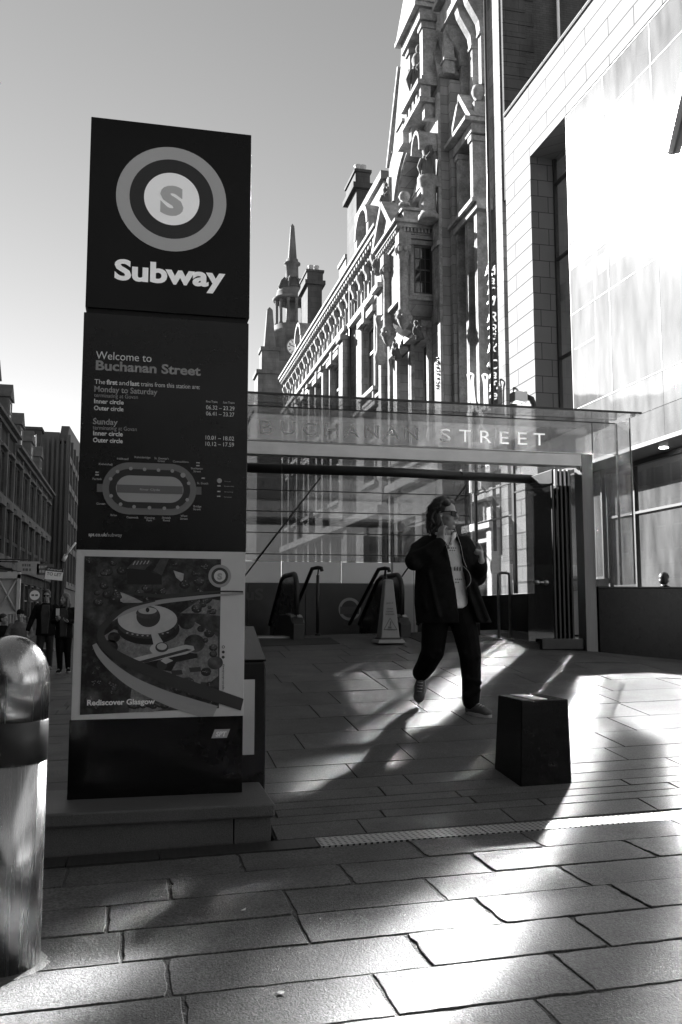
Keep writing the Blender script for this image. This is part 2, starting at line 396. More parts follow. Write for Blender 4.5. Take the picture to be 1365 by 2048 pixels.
def wall(mb, fn, u0, u1, v0, v1, holes, depth, mi=0, w=0., back=False):
    """front skin at w with rectangular holes and reveals going in to w - depth"""
    us = sorted({u0, u1, *[h[0] for h in holes], *[h[1] for h in holes]}); vs = sorted({v0, v1, *[h[2] for h in holes], *[h[3] for h in holes]})
    us = [u for u in us if u0 <= u <= u1]; vs = [v for v in vs if v0 <= v <= v1]
    for i in range(len(us) - 1):
        for j in range(len(vs) - 1):
            cu, cv = (us[i] + us[i + 1]) / 2, (vs[j] + vs[j + 1]) / 2
            if any(h[0] < cu < h[1] and h[2] < cv < h[3] for h in holes): continue
            mb.quad(fn(us[i], vs[j], w), fn(us[i + 1], vs[j], w), fn(us[i + 1], vs[j + 1], w), fn(us[i], vs[j + 1], w), mi)
    for a, b, c, d in holes:
        for p, q in (((a, c), (b, c)), ((b, c), (b, d)), ((b, d), (a, d)), ((a, d), (a, c))):
            mb.quad(fn(*p, w), fn(*q, w), fn(*q, w - depth), fn(*p, w - depth), mi)

def fbox(mb, fn, u0, u1, v0, v1, w0, w1, mi=0): return mb.box(u0, u1, v0, v1, w0, w1, mi, fn)

def window(parent, fn, u0, u1, v0, v1, w, cols=1, rows=2, fr=.06, fm=None, pm=None, split=None):
    """sash window: frame part with its pane as sub-part"""
    fm = fm or M['frame']; pm = pm or M['pane']
    f = MB(); t = .06
    fbox(f, fn, u0, u0 + fr, v0, v1, w - t, w); fbox(f, fn, u1 - fr, u1, v0, v1, w - t, w)
    fbox(f, fn, u0 + fr, u1 - fr, v0, v0 + fr * 1.4, w - t, w); fbox(f, fn, u0 + fr, u1 - fr, v1 - fr, v1, w - t, w)
    for i in range(1, cols):
        c = u0 + (u1 - u0) * i / cols; fbox(f, fn, c - fr / 2, c + fr / 2, v0 + fr * 1.4, v1 - fr, w - t, w - .004)
    ss = split or [i / rows for i in range(1, rows)]
    for q in ss:
        c = v0 + (v1 - v0) * q; fbox(f, fn, u0 + fr, u1 - fr, c - fr * .45, c + fr * .45, w - t, w + .004)
    fo = f.build('window', fm, parent)
    p = MB(); p.quad(fn(u0, v0, w - t * .7), fn(u1, v0, w - t * .7), fn(u1, v1, w - t * .7), fn(u0, v1, w - t * .7))
    p.build('pane', pm, fo)
    return fo

# ------------------------------------------------------------ ground heights
def gs(x, y):                                   # the street: nearly level, falling gently away
    return .02 * max(-9, min(11, x)) - .004 * max(0, y - 5)
def gf(x, y):                                   # the forecourt ramps up to the station doors
    k = max(0., min(1., (y - 4.6) / 5.7))
    return .022 * x + .10 * (min(y, 12.4) - 4.6) - .12 * max(0, x - 5.2) * k

# ------------------------------------------------------------ the setting: ground and paving
rnd = random.Random(7)
mb = MB()
xs = [-60, -30, -15, -9, -6, -3, 0, 3, 6, 9, 11, 16, 40, 120]; ys = [-30, -10, 0, 5, 10, 20, 40, 70, 120, 250, 600]
gv = [(x, y, gs(x, y) - .035) for y in ys for x in xs]; nx = len(xs)
mb.add(gv, [(j * nx + i, j * nx + i + 1, (j + 1) * nx + i + 1, (j + 1) * nx + i) for j in range(len(ys) - 1) for i in range(nx - 1)])
tag(mb.build('ground', M['ground']), kind='structure')

def slabs(name, rows, x0, x1, lens, gap, zf, m, jm, jit, tilt, depth, sub, cham, dx=0., drop=.012, chip=0.):
    """paving: every slab its own raised piece with an uneven worn edge, over a joint bed"""
    mb = MB()
    for ri, (ya, yb) in enumerate(rows):
        x = x0 - rnd.uniform(0, lens[1]) + dx
        while x < x1:
            L = rnd.uniform(*lens); a, b = x + gap / 2, x + L - gap / 2; x += L
            if b < x0 or a > x1: continue
            a, b = max(a, x0), min(b, x1)
            if b - a < .08: continue
            y_0, y_1 = ya + gap / 2, yb - gap / 2
            h = rnd.uniform(-tilt, tilt); tx, ty = rnd.uniform(-tilt, tilt) * .6, rnd.uniform(-tilt, tilt) * .6
            cx, cy_ = (a + b) / 2, (y_0 + y_1) / 2
            n1 = max(1, int((b - a) / sub)); n2 = max(1, int((y_1 - y_0) / sub))
            ring = [(a + (b - a) * i / n1, y_0) for i in range(n1)] + [(b, y_0 + (y_1 - y_0) * i / n2) for i in range(n2)] + [(b - (b - a) * i / n1, y_1) for i in range(n1)] + [(a, y_1 - (y_1 - y_0) * i / n2) for i in range(n2)]
            def corner(px, py):
                d = min(math.hypot(px - q[0], py - q[1]) for q in ((a, y_0), (b, y_0), (a, y_1), (b, y_1))); return d
            ring = [(px + rnd.gauss(0, jit), py + rnd.gauss(0, jit)) for px, py in ring]
            if chip:
                r2 = []
                for px, py in ring:
                    c = rnd.uniform(.25, 1) * chip if (corner(px, py) < .02 and rnd.random() < .3) or rnd.random() < .05 else 0
                    d = math.hypot(cx - px, cy_ - py); r2.append((px + (cx - px) / d * c, py + (cy_ - py) / d * c))
                ring = r2
            z = lambda px, py, o=0: zf(px, py) + h * .5 + tx * (px - cx) + ty * (py - cy_) + o
            n = len(ring)
            def inset(p, c):
                d = math.hypot(cx - p[0], cy_ - p[1]); return (p[0] + (cx - p[0]) / d * c, p[1] + (cy_ - p[1]) / d * c)
            top = [inset(p, cham) for p in ring]
            v = [(px, py, z(px, py)) for px, py in top] + [(px, py, z(px, py, -cham * .7)) for px, py in ring] + [(px, py, zf(px, py) - depth) for px, py in ring]
            f = [tuple(range(n))] + [(n + i, n + (i + 1) % n, (i + 1) % n, i) for i in range(n)] + [(2 * n + i, 2 * n + (i + 1) % n, n + (i + 1) % n, n + i) for i in range(n)]
            mb.add(v, f, 0)
    o = mb.build(name, m, fix=False)
    return tag(o, kind='structure')

def bed(name, x0, x1, y0, y1, zf, m, n=10):
    mb = MB(); k = n + 1
    v = [(x0 + (x1 - x0) * i / n, y0 + (y1 - y0) * j / n, zf(x0 + (x1 - x0) * i / n, y0 + (y1 - y0) * j / n)) for j in range(k) for i in range(k)]
    mb.add(v, [(j * k + i, j * k + i + 1, (j + 1) * k + i + 1, (j + 1) * k + i) for j in range(n) for i in range(n)])
    return tag(mb.build(name, m), kind='structure')

rowsA = [(4.43 - .305 * (i + 1), 4.43 - .305 * i) for i in range(17)]
slabs('setts_pavement', rowsA, -2.6, 7.5, (.55, .86), .0115, gs, M['setts'], M['joint'], .0018, .006, .02, .04, .003, chip=.013)
bed('pavement_base', -2.7, 7.6, -.8, 4.43, lambda x, y: gs(x, y) - .0055, M['joint'])
yb = [4.615, 4.83, 5.19, 5.37, 5.58, 5.90, 6.325, 6.77, 7.27, 7.77, 8.3, 8.85, 9.35, 9.9, 10.4, 10.9, 11.4, 11.9, 12.3]
slabs('forecourt_pavement', [(yb[i], yb[i + 1]) for i in range(len(yb) - 1) if i > 2 or i == 0], .72, 7.4, (.7, .95), .0075, gf, M['flags'], M['joint'], .0004, .002, .015, .3, .002)
yg = [4.83, 4.95, 5.07, 5.19]
slabs('grooved_pavement', [(yg[i], yg[i + 1]) for i in range(3)] + [(5.19, 5.37)], .72, 7.4, (.9, 1.4), .011, gf, M['flags'], M['joint'], .0004, .001, .015, .4, .003)
bed('forecourt_pavement_base', .71, 7.5, 4.612, 12.32, lambda x, y: gf(x, y) - .011, M['joint'])
rowsC = [(4.64 + .5 * i, 5.14 + .5 * i) for i in range(52)]
slabs('street_pavement', rowsC, -8.6, .70, (.75, 1.05), .010, gs, M['flags'], M['joint'], .001, .005, .02, .5, .003)

# ------------------------------------------------------------ station totem
SX0, SX1, SY, SD = -.300, .585, 4.915, .30
T = thing('station_totem', 'tall black totem with a ringed S roundel, timetable and city poster on the granite plinth', 'sign', (.14, 5.06, .197))
def box_part(name, x0, x1, y0, y1, z0, z1, m, parent, bevel=.004):
    return MB().box(x0, x1, y0, y1, z0, z1).build(name, m, parent, bevel)
head = box_part('head_panel', SX0, SX1, SY, SY + SD, 2.775, 3.858, M['enamel'], T, .003)
box_part('shadow_gap', SX0 + .012, SX1 - .012, SY + .012, SY + SD - .012, 2.748, 2.775, M['void'], T, 0)
info = box_part('information_panel', SX0 - .006, SX1 - .003, SY, SY + SD, 1.4685, 2.748, M['enamel_dull'], T, .003)
post = box_part('poster_panel', SX0 - .006, SX1 - .007, SY, SY + SD, .5945, 1.4685, M['poster'], T, .002)
base = box_part('base_panel', SX0 - .014, SX1 - .010, SY, SY + SD, .197, .5945, M['enamel'], T, .003)
sf = lambda u, q, w: (u, SY - w, q)
off = lambda k: (lambda u, q, w: (u, SY - k - w, q))
cx_, cz_ = .1455, 3.428
rn = MB(); disc(rn, off(.003), cx_, cz_, .302, .230, mi=0); disc(rn, off(.003), cx_, cz_, .230, .1515, mi=1); disc(rn, off(.003), cx_, cz_, .1515, 0, mi=2)
ro = rn.build('roundel', [M['lit_grey'], M['sign_dark'], M['lit_white']], head)
mb = MB(); put_text(mb, 'S', off(.006), cx_, cz_ - .085, .172, width=.128, bold=.06, align='C'); mb.build('roundel_letter', M['lit_pale'], head)
mb = MB(); put_text(mb, 'Subway', off(.004), .147, 2.945, .125, width=.60, bold=.035, align='C', depth=.003); mb.build('title_lettering', M['lit_white'], head)
# timetable
F3 = off(.003)
def line(body, u, z, cap, m, **k):
    q = MB(); put_text(q, body, F3, u, z, cap, **k); q.build('lettering', M[m], info)
line('Welcome to', -.237, 2.493, .050, 'print_white', width=.292)
line('The', -.24, 2.357, .029, 'print_white', width=.055); line('first', -.178, 2.357, .029, 'print_white', width=.057, bold=.03); line('and', -.113, 2.357, .029, 'print_white', width=.052)
line('last', -.054, 2.357, .029, 'print_white', width=.048, bold=.03); line('trains from this station are:', .002, 2.357, .029, 'print_white', width=.315)
for t, z in (('Inner circle', 2.251), ('Outer circle', 2.214), ('Inner circle', 2.078), ('Outer circle', 2.041)):
    line(t, -.239, z, .027, 'print_white', width=.153, bold=.02)
for t, z in (('06.32 \u2013 23.29', 2.247), ('06.41 \u2013 23.27', 2.213), ('10.01 \u2013 18.02', 2.079), ('10.12 \u2013 17.59', 2.045)):
    line(t, .353, z, .026, 'print_white', width=.155)
line('First Trains', .353, 2.285, .014, 'print_white', width=.062); line('Last Trains', .446, 2.285, .014, 'print_white', width=.062)
line('spt.co.uk/', -.247, 1.540, .022, 'print_white', width=.096)
line('Buchanan Street', -.236, 2.434, .058, 'sign_grey', width=.556, bold=.03)
line('Monday to Saturday', -.24, 2.314, .036, 'sign_grey', width=.33, bold=.02); line('Sunday', -.242, 2.138, .036, 'sign_grey', width=.128, bold=.02)
line('terminating at Govan', -.24, 2.285, .025, 'sign_grey', width=.228); line('terminating at Govan', -.242, 2.109, .025, 'sign_grey', width=.228)
line('subway', -.150, 1.540, .022, 'sign_grey', width=.074)
# line map: stadium rings
def stadium(mb, fn, x0, x1, z0, z1, mi, w):
    r = (z1 - z0) / 2; cz = (z0 + z1) / 2; pts = []
    for i in range(25): a = math.pi / 2 + math.pi * i / 24; pts.append((x0 + r + r * math.cos(a), cz + r * math.sin(a)))
    for i in range(25): a = -math.pi / 2 + math.pi * i / 24; pts.append((x1 - r + r * math.cos(a), cz + r * math.sin(a)))
    mb.poly([fn(u, q, w) for u, q in pts], mi)
mb = MB()
mb.poly([F3(*p, 0) for p in ((-.212, 1.775), (.335, 1.775), (.335, 1.818), (-.212, 1.818))], 3)
stadium(mb, F3, -.184, .308, 1.659, 1.938, 1, .001); stadium(mb, F3, -.150, .275, 1.694, 1.903, 2, .002); stadium(mb, F3, -.114, .239, 1.726, 1.868, 0, .003)
mb.poly([F3(u, q, .004) for u, q in ((-.110, 1.774), (.235, 1.774), (.235, 1.817), (-.110, 1.817))], 3)
st_ = [(-.04, 1.905), (.032, 1.903), (.105, 1.901), (.178, 1.899), (.266, 1.835), (.26, 1.745), (.21, 1.703), (.14, 1.696), (.062, 1.697), (-.018, 1.700), (-.088, 1.712), (-.138, 1.755), (-.143, 1.846), (-.108, 1.886)]
for u, q in st_: disc(mb, F3, u, q, .0095, n=18, mi=0, w=.005)
disc(mb, F3, .235, 1.878, .0135, n=22, mi=0, w=.005); disc(mb, F3, .431, 1.854, .0135, n=22, mi=0, w=.003)
mb.build('line_map', [M['map_light'], M['map_ring'], M['map_dark'], M['map_river']], info)
for t, u, q, w_ in (('Hillhead', -.112, 1.950, .058), ('Kelvinbridge', -.022, 1.962, .083), ("St. George's", .082, 1.960, .076), ('Cross', .10, 1.946, .037), ('Cowcaddens', .18, 1.946, .083), ('Buchanan', .277, 1.912, .063), ('Street', .29, 1.896, .04),
                    ('St. Enoch', .31, 1.832, .06), ('Kelvinhall', -.205, 1.918, .07), ('Partick', -.235, 1.838, .048), ('Govan', -.212, 1.707, .045), ('Ibrox', -.138, 1.648, .034), ('Cessnock', -.056, 1.638, .062), ('Kinning', .038, 1.638, .053), ('Park', .048, 1.624, .03),
                    ('Shields', .128, 1.640, .047), ('Road', .135, 1.626, .035), ('West', .226, 1.652, .036), ('Street', .224, 1.637, .04), ('Bridge', .294, 1.705, .042), ('Street', .293, 1.690, .04),
                    ('River Clyde', .01, 1.789, .105)):
    mb = MB(); put_text(mb, t, off(.0085), u, q, .0125, width=w_, bold=.012); mb.build('map_lettering', M['print_dim'], info)
mb = MB()
for q, w_ in ((1.849, .036), (1.823, .052), (1.792, .048), (1.763, .04)): put_text(mb, {1.849: 'You are here', 1.823: 'Bus station nearby', 1.792: 'Rail interchange', 1.763: 'Park and ride'}[q], F3, .458, q, .007, width=w_)
for u, q in ((.42, 1.823), (.42, 1.792), (.42, 1.765), (.305, 1.946), (.305, 1.93), (.335, 1.862), (-.222, 1.876), (-.222, 1.862)): mb.poly([F3(a, b, 0) for a, b in ((u, q), (u + .018, q), (u + .018, q + .007), (u, q + .007))])
mb.build('map_key', M['print_dim'], info)
# poster: a printed aerial view; layout units measured on the sheet
def pp(px, py):
    t = (py - 90) / 1165.; xl = 115 - 37 * t; xr = 1148 - 20 * t
    return (-.2635 + .710 * (px - xl) / (xr - xl), 1.4335 - .802 * t)
def tree_print():
    m = bpy.data.materials.new('printed_treetops'); n, l, b = nodes_of(m); b.inputs['Roughness'].default_value = .35
    geo = n.new('ShaderNodeNewGeometry'); v = n.new('ShaderNodeTexVoronoi'); v.inputs['Scale'].default_value = 26; v.feature = 'SMOOTH_F1'; l.new(geo.outputs['Position'], v.inputs['Vector'])
    t = n.new('ShaderNodeTexNoise'); t.inputs['Scale'].default_value = 9; t.inputs['Detail'].default_value = 9; t.inputs['Roughness'].default_value = .7; l.new(geo.outputs['Position'], t.inputs['Vector'])
    a = n.new('ShaderNodeMapRange'); a.inputs[1].default_value = .1; a.inputs[2].default_value = .9; a.inputs[3].default_value = 1.5; a.inputs[4].default_value = .05; l.new(v.outputs['Distance'], a.inputs[0])
    c = n.new('ShaderNodeMapRange'); c.inputs[1].default_value = .42; c.inputs[2].default_value = .7; c.inputs[3].default_value = .003; c.inputs[4].default_value = .09; l.new(t.outputs[0], c.inputs[0])
    x = n.new('ShaderNodeMath'); x.operation = 'MULTIPLY'; l.new(a.outputs[0], x.inputs[0]); l.new(c.outputs[0], x.inputs[1]); l.new(x.outputs[0], b.inputs['Base Color'])
    return m
M['treeprint'] = tree_print()
g = lambda nm, v, **k: M.setdefault(nm, mat(nm, v, .35, **k))
pm = [M['treeprint'], g('print_lawn', .16, var=.5, vscale=22, grain=.3, gscale=120), g('print_roof', .42, var=.12, vscale=12), g('print_roof_dark', .035), g('print_track', .30), g('print_path', .34, var=.3, vscale=30), g('print_black', .008), g('print_bright', .42), g('print_slate', .05, var=.4, vscale=40)]
mb = MB()
def pg(pts, mi, w): mb.poly([off(.002)(*pp(*p), w) for p in pts], mi)
def pe(cx, cy2, rx, ry, mi, w, n=40, a0=0, a1=2 * math.pi): pg([(cx + rx * math.cos(a0 + (a1 - a0) * i / n), cy2 + ry * math.sin(a0 + (a1 - a0) * i / n)) for i in range(n)], mi, w)
pg([(115, 88), (1148, 98), (1128, 1246), (78, 1272)], 0, 0)
pg([(240, 700), (330, 640), (500, 690), (760, 640), (900, 560), (1000, 620), (1120, 700), (1125, 1000), (980, 1110), (820, 1050), (560, 960), (300, 800)], 1, .0004)   # lawns
pg([(830, 520), (1000, 400), (1140, 420), (1140, 540), (960, 520)], 1, .0004); pg([(460, 1090), (700, 1150), (880, 1200), (620, 1262), (440, 1262)], 1, .0004)
pg([(340, 340), (480, 400), (560, 440), (400, 440), (330, 400)], 5, .0005); pg([(780, 190), (860, 215), (850, 285), (800, 245)], 5, .0005)
pg([(428, 175), (490, 112), (620, 125), (560, 188)], 8, .0006); pg([(430, 176), (560, 190), (690, 232), (690, 300), (430, 300)], 6, .0006); pg([(625, 195), (680, 100), (745, 100), (690, 230)], 8, .0007)
for i in range(5): pg([(470 + i * 26, 150 - i * 2), (486 + i * 26, 120 - i), (494 + i * 26, 121 - i), (478 + i * 26, 151 - i * 2)], 5, .0008)
pe(590, 640, 235, 118, 6, .0008); pe(585, 600, 228, 112, 3, .0010); pe(583, 568, 224, 112, 2, .0012)                     # big round glass roof
pe(588, 545, 90, 80, 3, .0014); pe(582, 518, 86, 44, 8, .0016); pe(582, 500, 70, 26, 2, .0018); pe(582, 494, 14, 18, 6, .0020)
for i in range(9): pe(430 + i * 38, 668 + 22 * math.sin(i * .4), 9, 5, 5, .0013, 10)
pg([(604, 660), (640, 645), (700, 740), (690, 790), (630, 770)], 2, .0014); pe(660, 790, 62, 42, 2, .0016); pe(690, 778, 50, 38, 3, .0018); pe(690, 772, 38, 26, 2, .0020)
pg([(470, 860), (870, 760), (930, 770), (940, 800), (880, 830), (500, 905), (450, 890)], 2, .0015); pg([(500, 910), (900, 820), (960, 830), (965, 860), (800, 890), (760, 960), (690, 950), (560, 930)], 6, .0013); pg([(520, 880), (880, 790), (920, 800), (560, 895)], 3, .0017)
pe(690, 910, 40, 40, 3, .0018); pg([(680, 880), (720, 850), (775, 880), (720, 905)], 2, .0019)
for cx2, cy2, r_ in ((880, 590, 62), (1040, 570, 34), (1050, 610, 42), (960, 540, 24), (990, 640, 30), (740, 670, 62), (940, 750, 80), (330, 700, 46), (300, 770, 60), (1100, 900, 60), (380, 920, 54)): pe(cx2, cy2, r_, r_ * .85, 0, .0011)
rp = random.Random(2)
for i in range(150):
    a, b_ = rp.uniform(95, 1130), rp.uniform(100, 1250)
    if 235 < a < 1010 and 430 < b_ < 1000 and not (a > 900 and b_ < 600): continue
    if 420 < a < 760 and b_ < 310: continue
    r_ = rp.uniform(14, 46); a = min(max(a, 150), 1085); b_ = min(max(b_, 140), 1215)
    pe(a, b_, r_, r_ * .8, 6, .00105 + i * 1e-6, 9, rp.random(), 6.28 + rp.random()); pe(a + r_ * .12, b_ - r_ * .2, r_ * .8, r_ * .62, 0, .00125 + i * 1e-6, 9)
    for k in range(5): pe(a + rp.gauss(0, .3) * r_, b_ - r_ * .25 + rp.gauss(0, .25) * r_, r_ * .14, r_ * .1, 1, .00145 + i * 1e-6, 5)
pg([(1045, 480), (1075, 600), (1010, 600)], 0, .0013)
for q in (((895, 935), (985, 930), (990, 965), (905, 970)), ((760, 955), (840, 950), (850, 985), (770, 992)), ((990, 1045), (1045, 1050), (1030, 1090), (975, 1085))): pg(q, 3, .0012)
pe(885, 1040, 50, 32, 3, .0012)
pic = mb.build('picture', pm, post)
mb = MB()
def ribbon(pts, wd, mi, w):
    P = spline([(*pp(a, b), d / 1400.) for (a, b), d in zip(pts, wd)], 7); band(mb, off(.002), [(p[0], p[1]) for p in P], [p[2] for p in P], mi, w, lambda u, q: (min(u, .5765), max(q, .5965)))
ribbon([(1320, 352), (1150, 350), (900, 372), (700, 388), (500, 372), (350, 350)], [6, 6, 12, 14, 10, 4], 1, .0024)
ribbon([(1322, 366), (1140, 378), (900, 405), (640, 440), (400, 515), (270, 600), (225, 665)], [8, 9, 14, 16, 18, 14, 8], 0, .0028)
ribbon([(640, 425), (420, 480), (280, 590), (232, 680), (290, 790), (430, 880), (660, 985), (900, 1080), (1130, 1160), (1315, 1225)], [5, 14, 22, 26, 32, 36, 42, 46, 46, 44], 1, .0032)
ribbon([(185, 750), (230, 830), (330, 935), (480, 1045), (700, 1150), (900, 1222), (1100, 1285)], [16, 24, 32, 40, 48, 54, 56], 0, .0030)
mb.build('ribbon', [pm[4], M['sign_dark']], post)
mb = MB(); lx, lz = .4405, 1.337
disc(mb, off(.006), lx, lz, .061, .045, mi=0, w=.0002); disc(mb, off(.006), lx, lz, .045, .031, mi=1, w=.0002); disc(mb, off(.006), lx, lz, .031, mi=2, w=.0002)
put_text(mb, 'S', off(.0068), lx, lz - .018, .036, width=.027, bold=.06, align='C', mi=0)
mb.build('logo', [M['print_track'], M['sign_dark'], M['poster']], post)
mb = MB(); put_text(mb, 'Rediscover Glasgow', off(.0065), -.229, .668, .031, width=.342, bold=.03); mb.build('lettering', M['print_white'], post)
mb = MB(); rotf = lambda u, q, w: (.4705 - q, SY - .004 - w, .735 + u)
put_text(mb, 'spt.co.uk/subway', rotf, 0, 0, .013, width=.135, bold=.01)
disc(mb, off(.004), .465, .905, .008, n=16); disc(mb, off(.004), .465, .932, .008, n=16); disc(mb, off(.004), .465, .959, .008, .005, n=16)
mb.build('lettering', M['sign_dark'], post)
mb = MB(); mb.poly([off(.003)(*p, 0) for p in ((.409, .483), (.490, .483), (.507, .528), (.426, .528))]); lo = mb.build('logo', M['sign_grey'], base)
mb = MB(); put_text(mb, 'SPT', off(.004), .431, .492, .027, width=.058, bold=.04, shear=.2); mb.build('lettering', M['print_white'], base)

# ------------------------------------------------------------ granite plinth the totem stands on
P_ = thing('granite_plinth', 'low speckled granite plinth with an overhanging top slab under the black totem', 'plinth', (.05, 4.9, 0))
MB().box(-1.25, .705, 4.605, 5.20, .130, .197).build('top_slab', M['plinth'], P_, .010)
MB().box(-1.22, .500, 4.640, 5.17, -.08, .130).build('base_course', M['plinth'], P_, .004)
MB().box(.505, .69, 4.640, 5.17, -.08, .130).build('base_course', M['plinth'], P_, .004)

# ------------------------------------------------------------ low map case behind the totem
K = thing('map_case', 'low black display case with a pale side panel behind the totem', 'display case', (.4, 5.5, .02))
mb = MB(); mb.prism([(5.22, .02), (5.78, .02), (5.78, 1.035), (5.22, .858)], lambda u, q, w: (w, u, q), .10, .735); mb.build('cabinet', M['enamel_dull'], K, .006)
mb = MB(); mb.prism([(5.215, .862), (5.785, 1.042), (5.785, 1.054), (5.215, .874)], lambda u, q, w: (w, u, q), .10, .738); mb.build('lid', M['granite_black'], K, .002)
MB().box(.14, .675, 5.212, 5.2195, .345, .762).build('panel', M['print_dim'], K)
MB().box(.737, .7385, 5.225, 5.77, .06, .83).build('rim', M['dark_steel'], K)
wl_ = thing('retaining_wall', 'dark low retaining wall holding the forecourt above the street', 'wall', (.69, 9, 0))
mb = MB(); mb.prism([(5.79, -.1), (12.3, -.1), (12.3, .785), (5.79, .13)], lambda u, q, w: (w, u, q), .62, .715); mb.build('wall', M['plinth'], wl_)

# ------------------------------------------------------------ steel bollard, bottom left
bx_, by_ = -.405, 3.29; z0 = gs(bx_, by_)
B_ = thing('bollard', 'fat brushed steel bollard with a domed top and black band', 'bollard', (bx_, by_, z0))
r_ = .126
mb = MB(); mb.lathe([(r_, -.05), (r_, .658)], (bx_, by_, z0), 64); mb.build('tube', M['steel'], B_)
mb = MB(); mb.lathe([(r_, .658), (r_ + .0012, .659), (r_ + .0012, .794), (r_, .795)], (bx_, by_, z0), 64); mb.build('band', M['band'], B_)
mb = MB(); mb.lathe([(r_, .795), (r_, .925)] + [(max(.001, r_ * math.cos(a)), .925 + .150 * math.sin(a)) for a in [math.pi / 2 * i / 16 for i in range(1, 17)]], (bx_, by_, z0), 64); mb.build('dome', M['steel'], B_)
mb = MB(); random.seed(3); mb.lathe([(r_ + .034, -.012), (r_ + .026, .003), (r_ + .008, .007), (r_ - .01, .009)], (bx_, by_, z0), 40, smooth=False)
mb.v = [(x + random.gauss(0, .003), y + random.gauss(0, .003), z) for x, y, z in mb.v]; mb.build('mortar_collar', M['plinth'], B_, fix=True)

# ------------------------------------------------------------ tapered black granite block
zb = gf(2.4, 5.4)
Bk = thing('stone_block', 'black polished granite block tapering upwards on the forecourt with a painted pale sky reflection on top', 'block', (2.44, 5.43, zb))
def tilt(x, y, z): return z + .022 * (x - 2.44) + .0 * (y - 5.43)
mb = MB()
bot = [(2.268, 5.178), (2.602, 5.178), (2.602, 5.585), (2.268, 5.585)]; top = [(2.298, 5.205), (2.604, 5.205), (2.604, 5.575), (2.298, 5.575)]
zt = .612
v = [(x, y, gf(x, y) - .01) for x, y in bot] + [(x, y, zt) for x, y in top]
mb.add(v, [(3, 2, 1, 0), (4, 5, 6, 7), (0, 1, 5, 4), (1, 2, 6, 5), (2, 3, 7, 6), (3, 0, 4, 7)]); mb.build('block', M['granite_black'], Bk, .006)
MB().box(2.375, 2.475, 5.225, 5.56, zt + .001, zt + .004).build('sky_glare_plate', M['white_paint'], Bk)  # white plate painted in for the sky mirrored in the polished top

# ------------------------------------------------------------ drain covers
x = -.9; i = 0
dl = [.62, .42, .76, .86, 1.02, 1.02, 1.02, 1.02]
nm = ['dark short steel drain cover lying under the plinth edge by the bollard', 'dark drain cover in front of the plinth, third from the bollard', 'dark perforated drain cover ending at the corner of the plinth', 'bright perforated drain cover just beyond the plinth corner',
      'perforated drain cover crossed by the shadow of the black block', 'sunlit perforated drain cover just past the block shadow', 'sunlit perforated drain cover farthest from the plinth', 'perforated drain cover at the far end of the row']
D0 = None
for L, lab in zip(dl, nm):
    a, b = x + .004, x + L - .004; x += L
    yt = lambda q: 4.598 - .0085 * (q - .7)
    mb = MB(); ya = .165
    v = [(a, yt(a) - ya, gs(a, 4.5) + .004), (b, yt(b) - ya, gs(b, 4.5) + .004), (b, yt(b), gs(b, 4.5) + .004), (a, yt(a), gs(a, 4.5) + .004)]
    mb.add(v + [(p[0], p[1], p[2] - .02) for p in v], [(0, 1, 2, 3), (4, 5, 1, 0), (5, 6, 2, 1), (6, 7, 3, 2), (7, 4, 0, 3)])
    if x > 5: break
    tag(mb.build('drain_cover', M['perf_dark' if b < .95 else 'perf']), lab, 'drain cover', 'drain covers along the kerb line')

# ------------------------------------------------------------ station entrance
EY = 10.3
E_ = thing('station_entrance', 'glass subway entrance with a steel beam and white street-name letters on its glass fascia', 'station entrance', (3.3, EY, .6))
ex = lambda u, q, w: (u, EY - w, q)                       # front plane, w towards the camera
X0, X1 = .80, 5.905
mb = MB(); mb.box(X0, 5.42, EY, EY + .16, 2.955, 3.112); mb.box(X0, 5.42, EY - .012, EY + .02, 3.105, 3.118)
mb.build('header_beam', M['steel_h'], E_, .004)
for xa in (.80, 5.42):
    mb = MB(); mb.box(xa, xa + .155, EY, EY + .2, gf(xa, EY) - .02, 3.112 if xa > 1 else 2.955); mb.build('column', M['column_steel'], E_, .005)
for a, b in ((X0, 1.9), (1.904, 3.0), (3.004, 4.25), (4.254, 5.56), (5.564, X1)):
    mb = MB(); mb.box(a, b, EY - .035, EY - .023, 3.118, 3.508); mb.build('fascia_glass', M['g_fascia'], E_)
LT = []
for t, u, w_ in (('B', 1.36, .15), ('U', 1.605, .165), ('C', 1.865, .165), ('H', 2.125, .165), ('A', 2.35, .19), ('N', 2.61, .17), ('A', 2.845, .19), ('N', 3.10, .17)): LT.append((t, u, w_))
for t, u, w_ in (('S', 3.545, .135), ('T', 3.79, .15), ('R', 4.06, .145), ('E', 4.315, .12), ('E', 4.555, .12), ('T', 4.765, .15)): LT.append((t, u, w_))
for word in (LT[:8], LT[8:]):
    mb = MB(); [put_text(mb, t, ex, u, 3.19, .178, width=w_, bold=-.004) for t, u, w_ in word]
    mb.v = [(x, y - .0405, z) for x, y, z in mb.v]; mb.build('lettering', M['letter_glass'], E_)
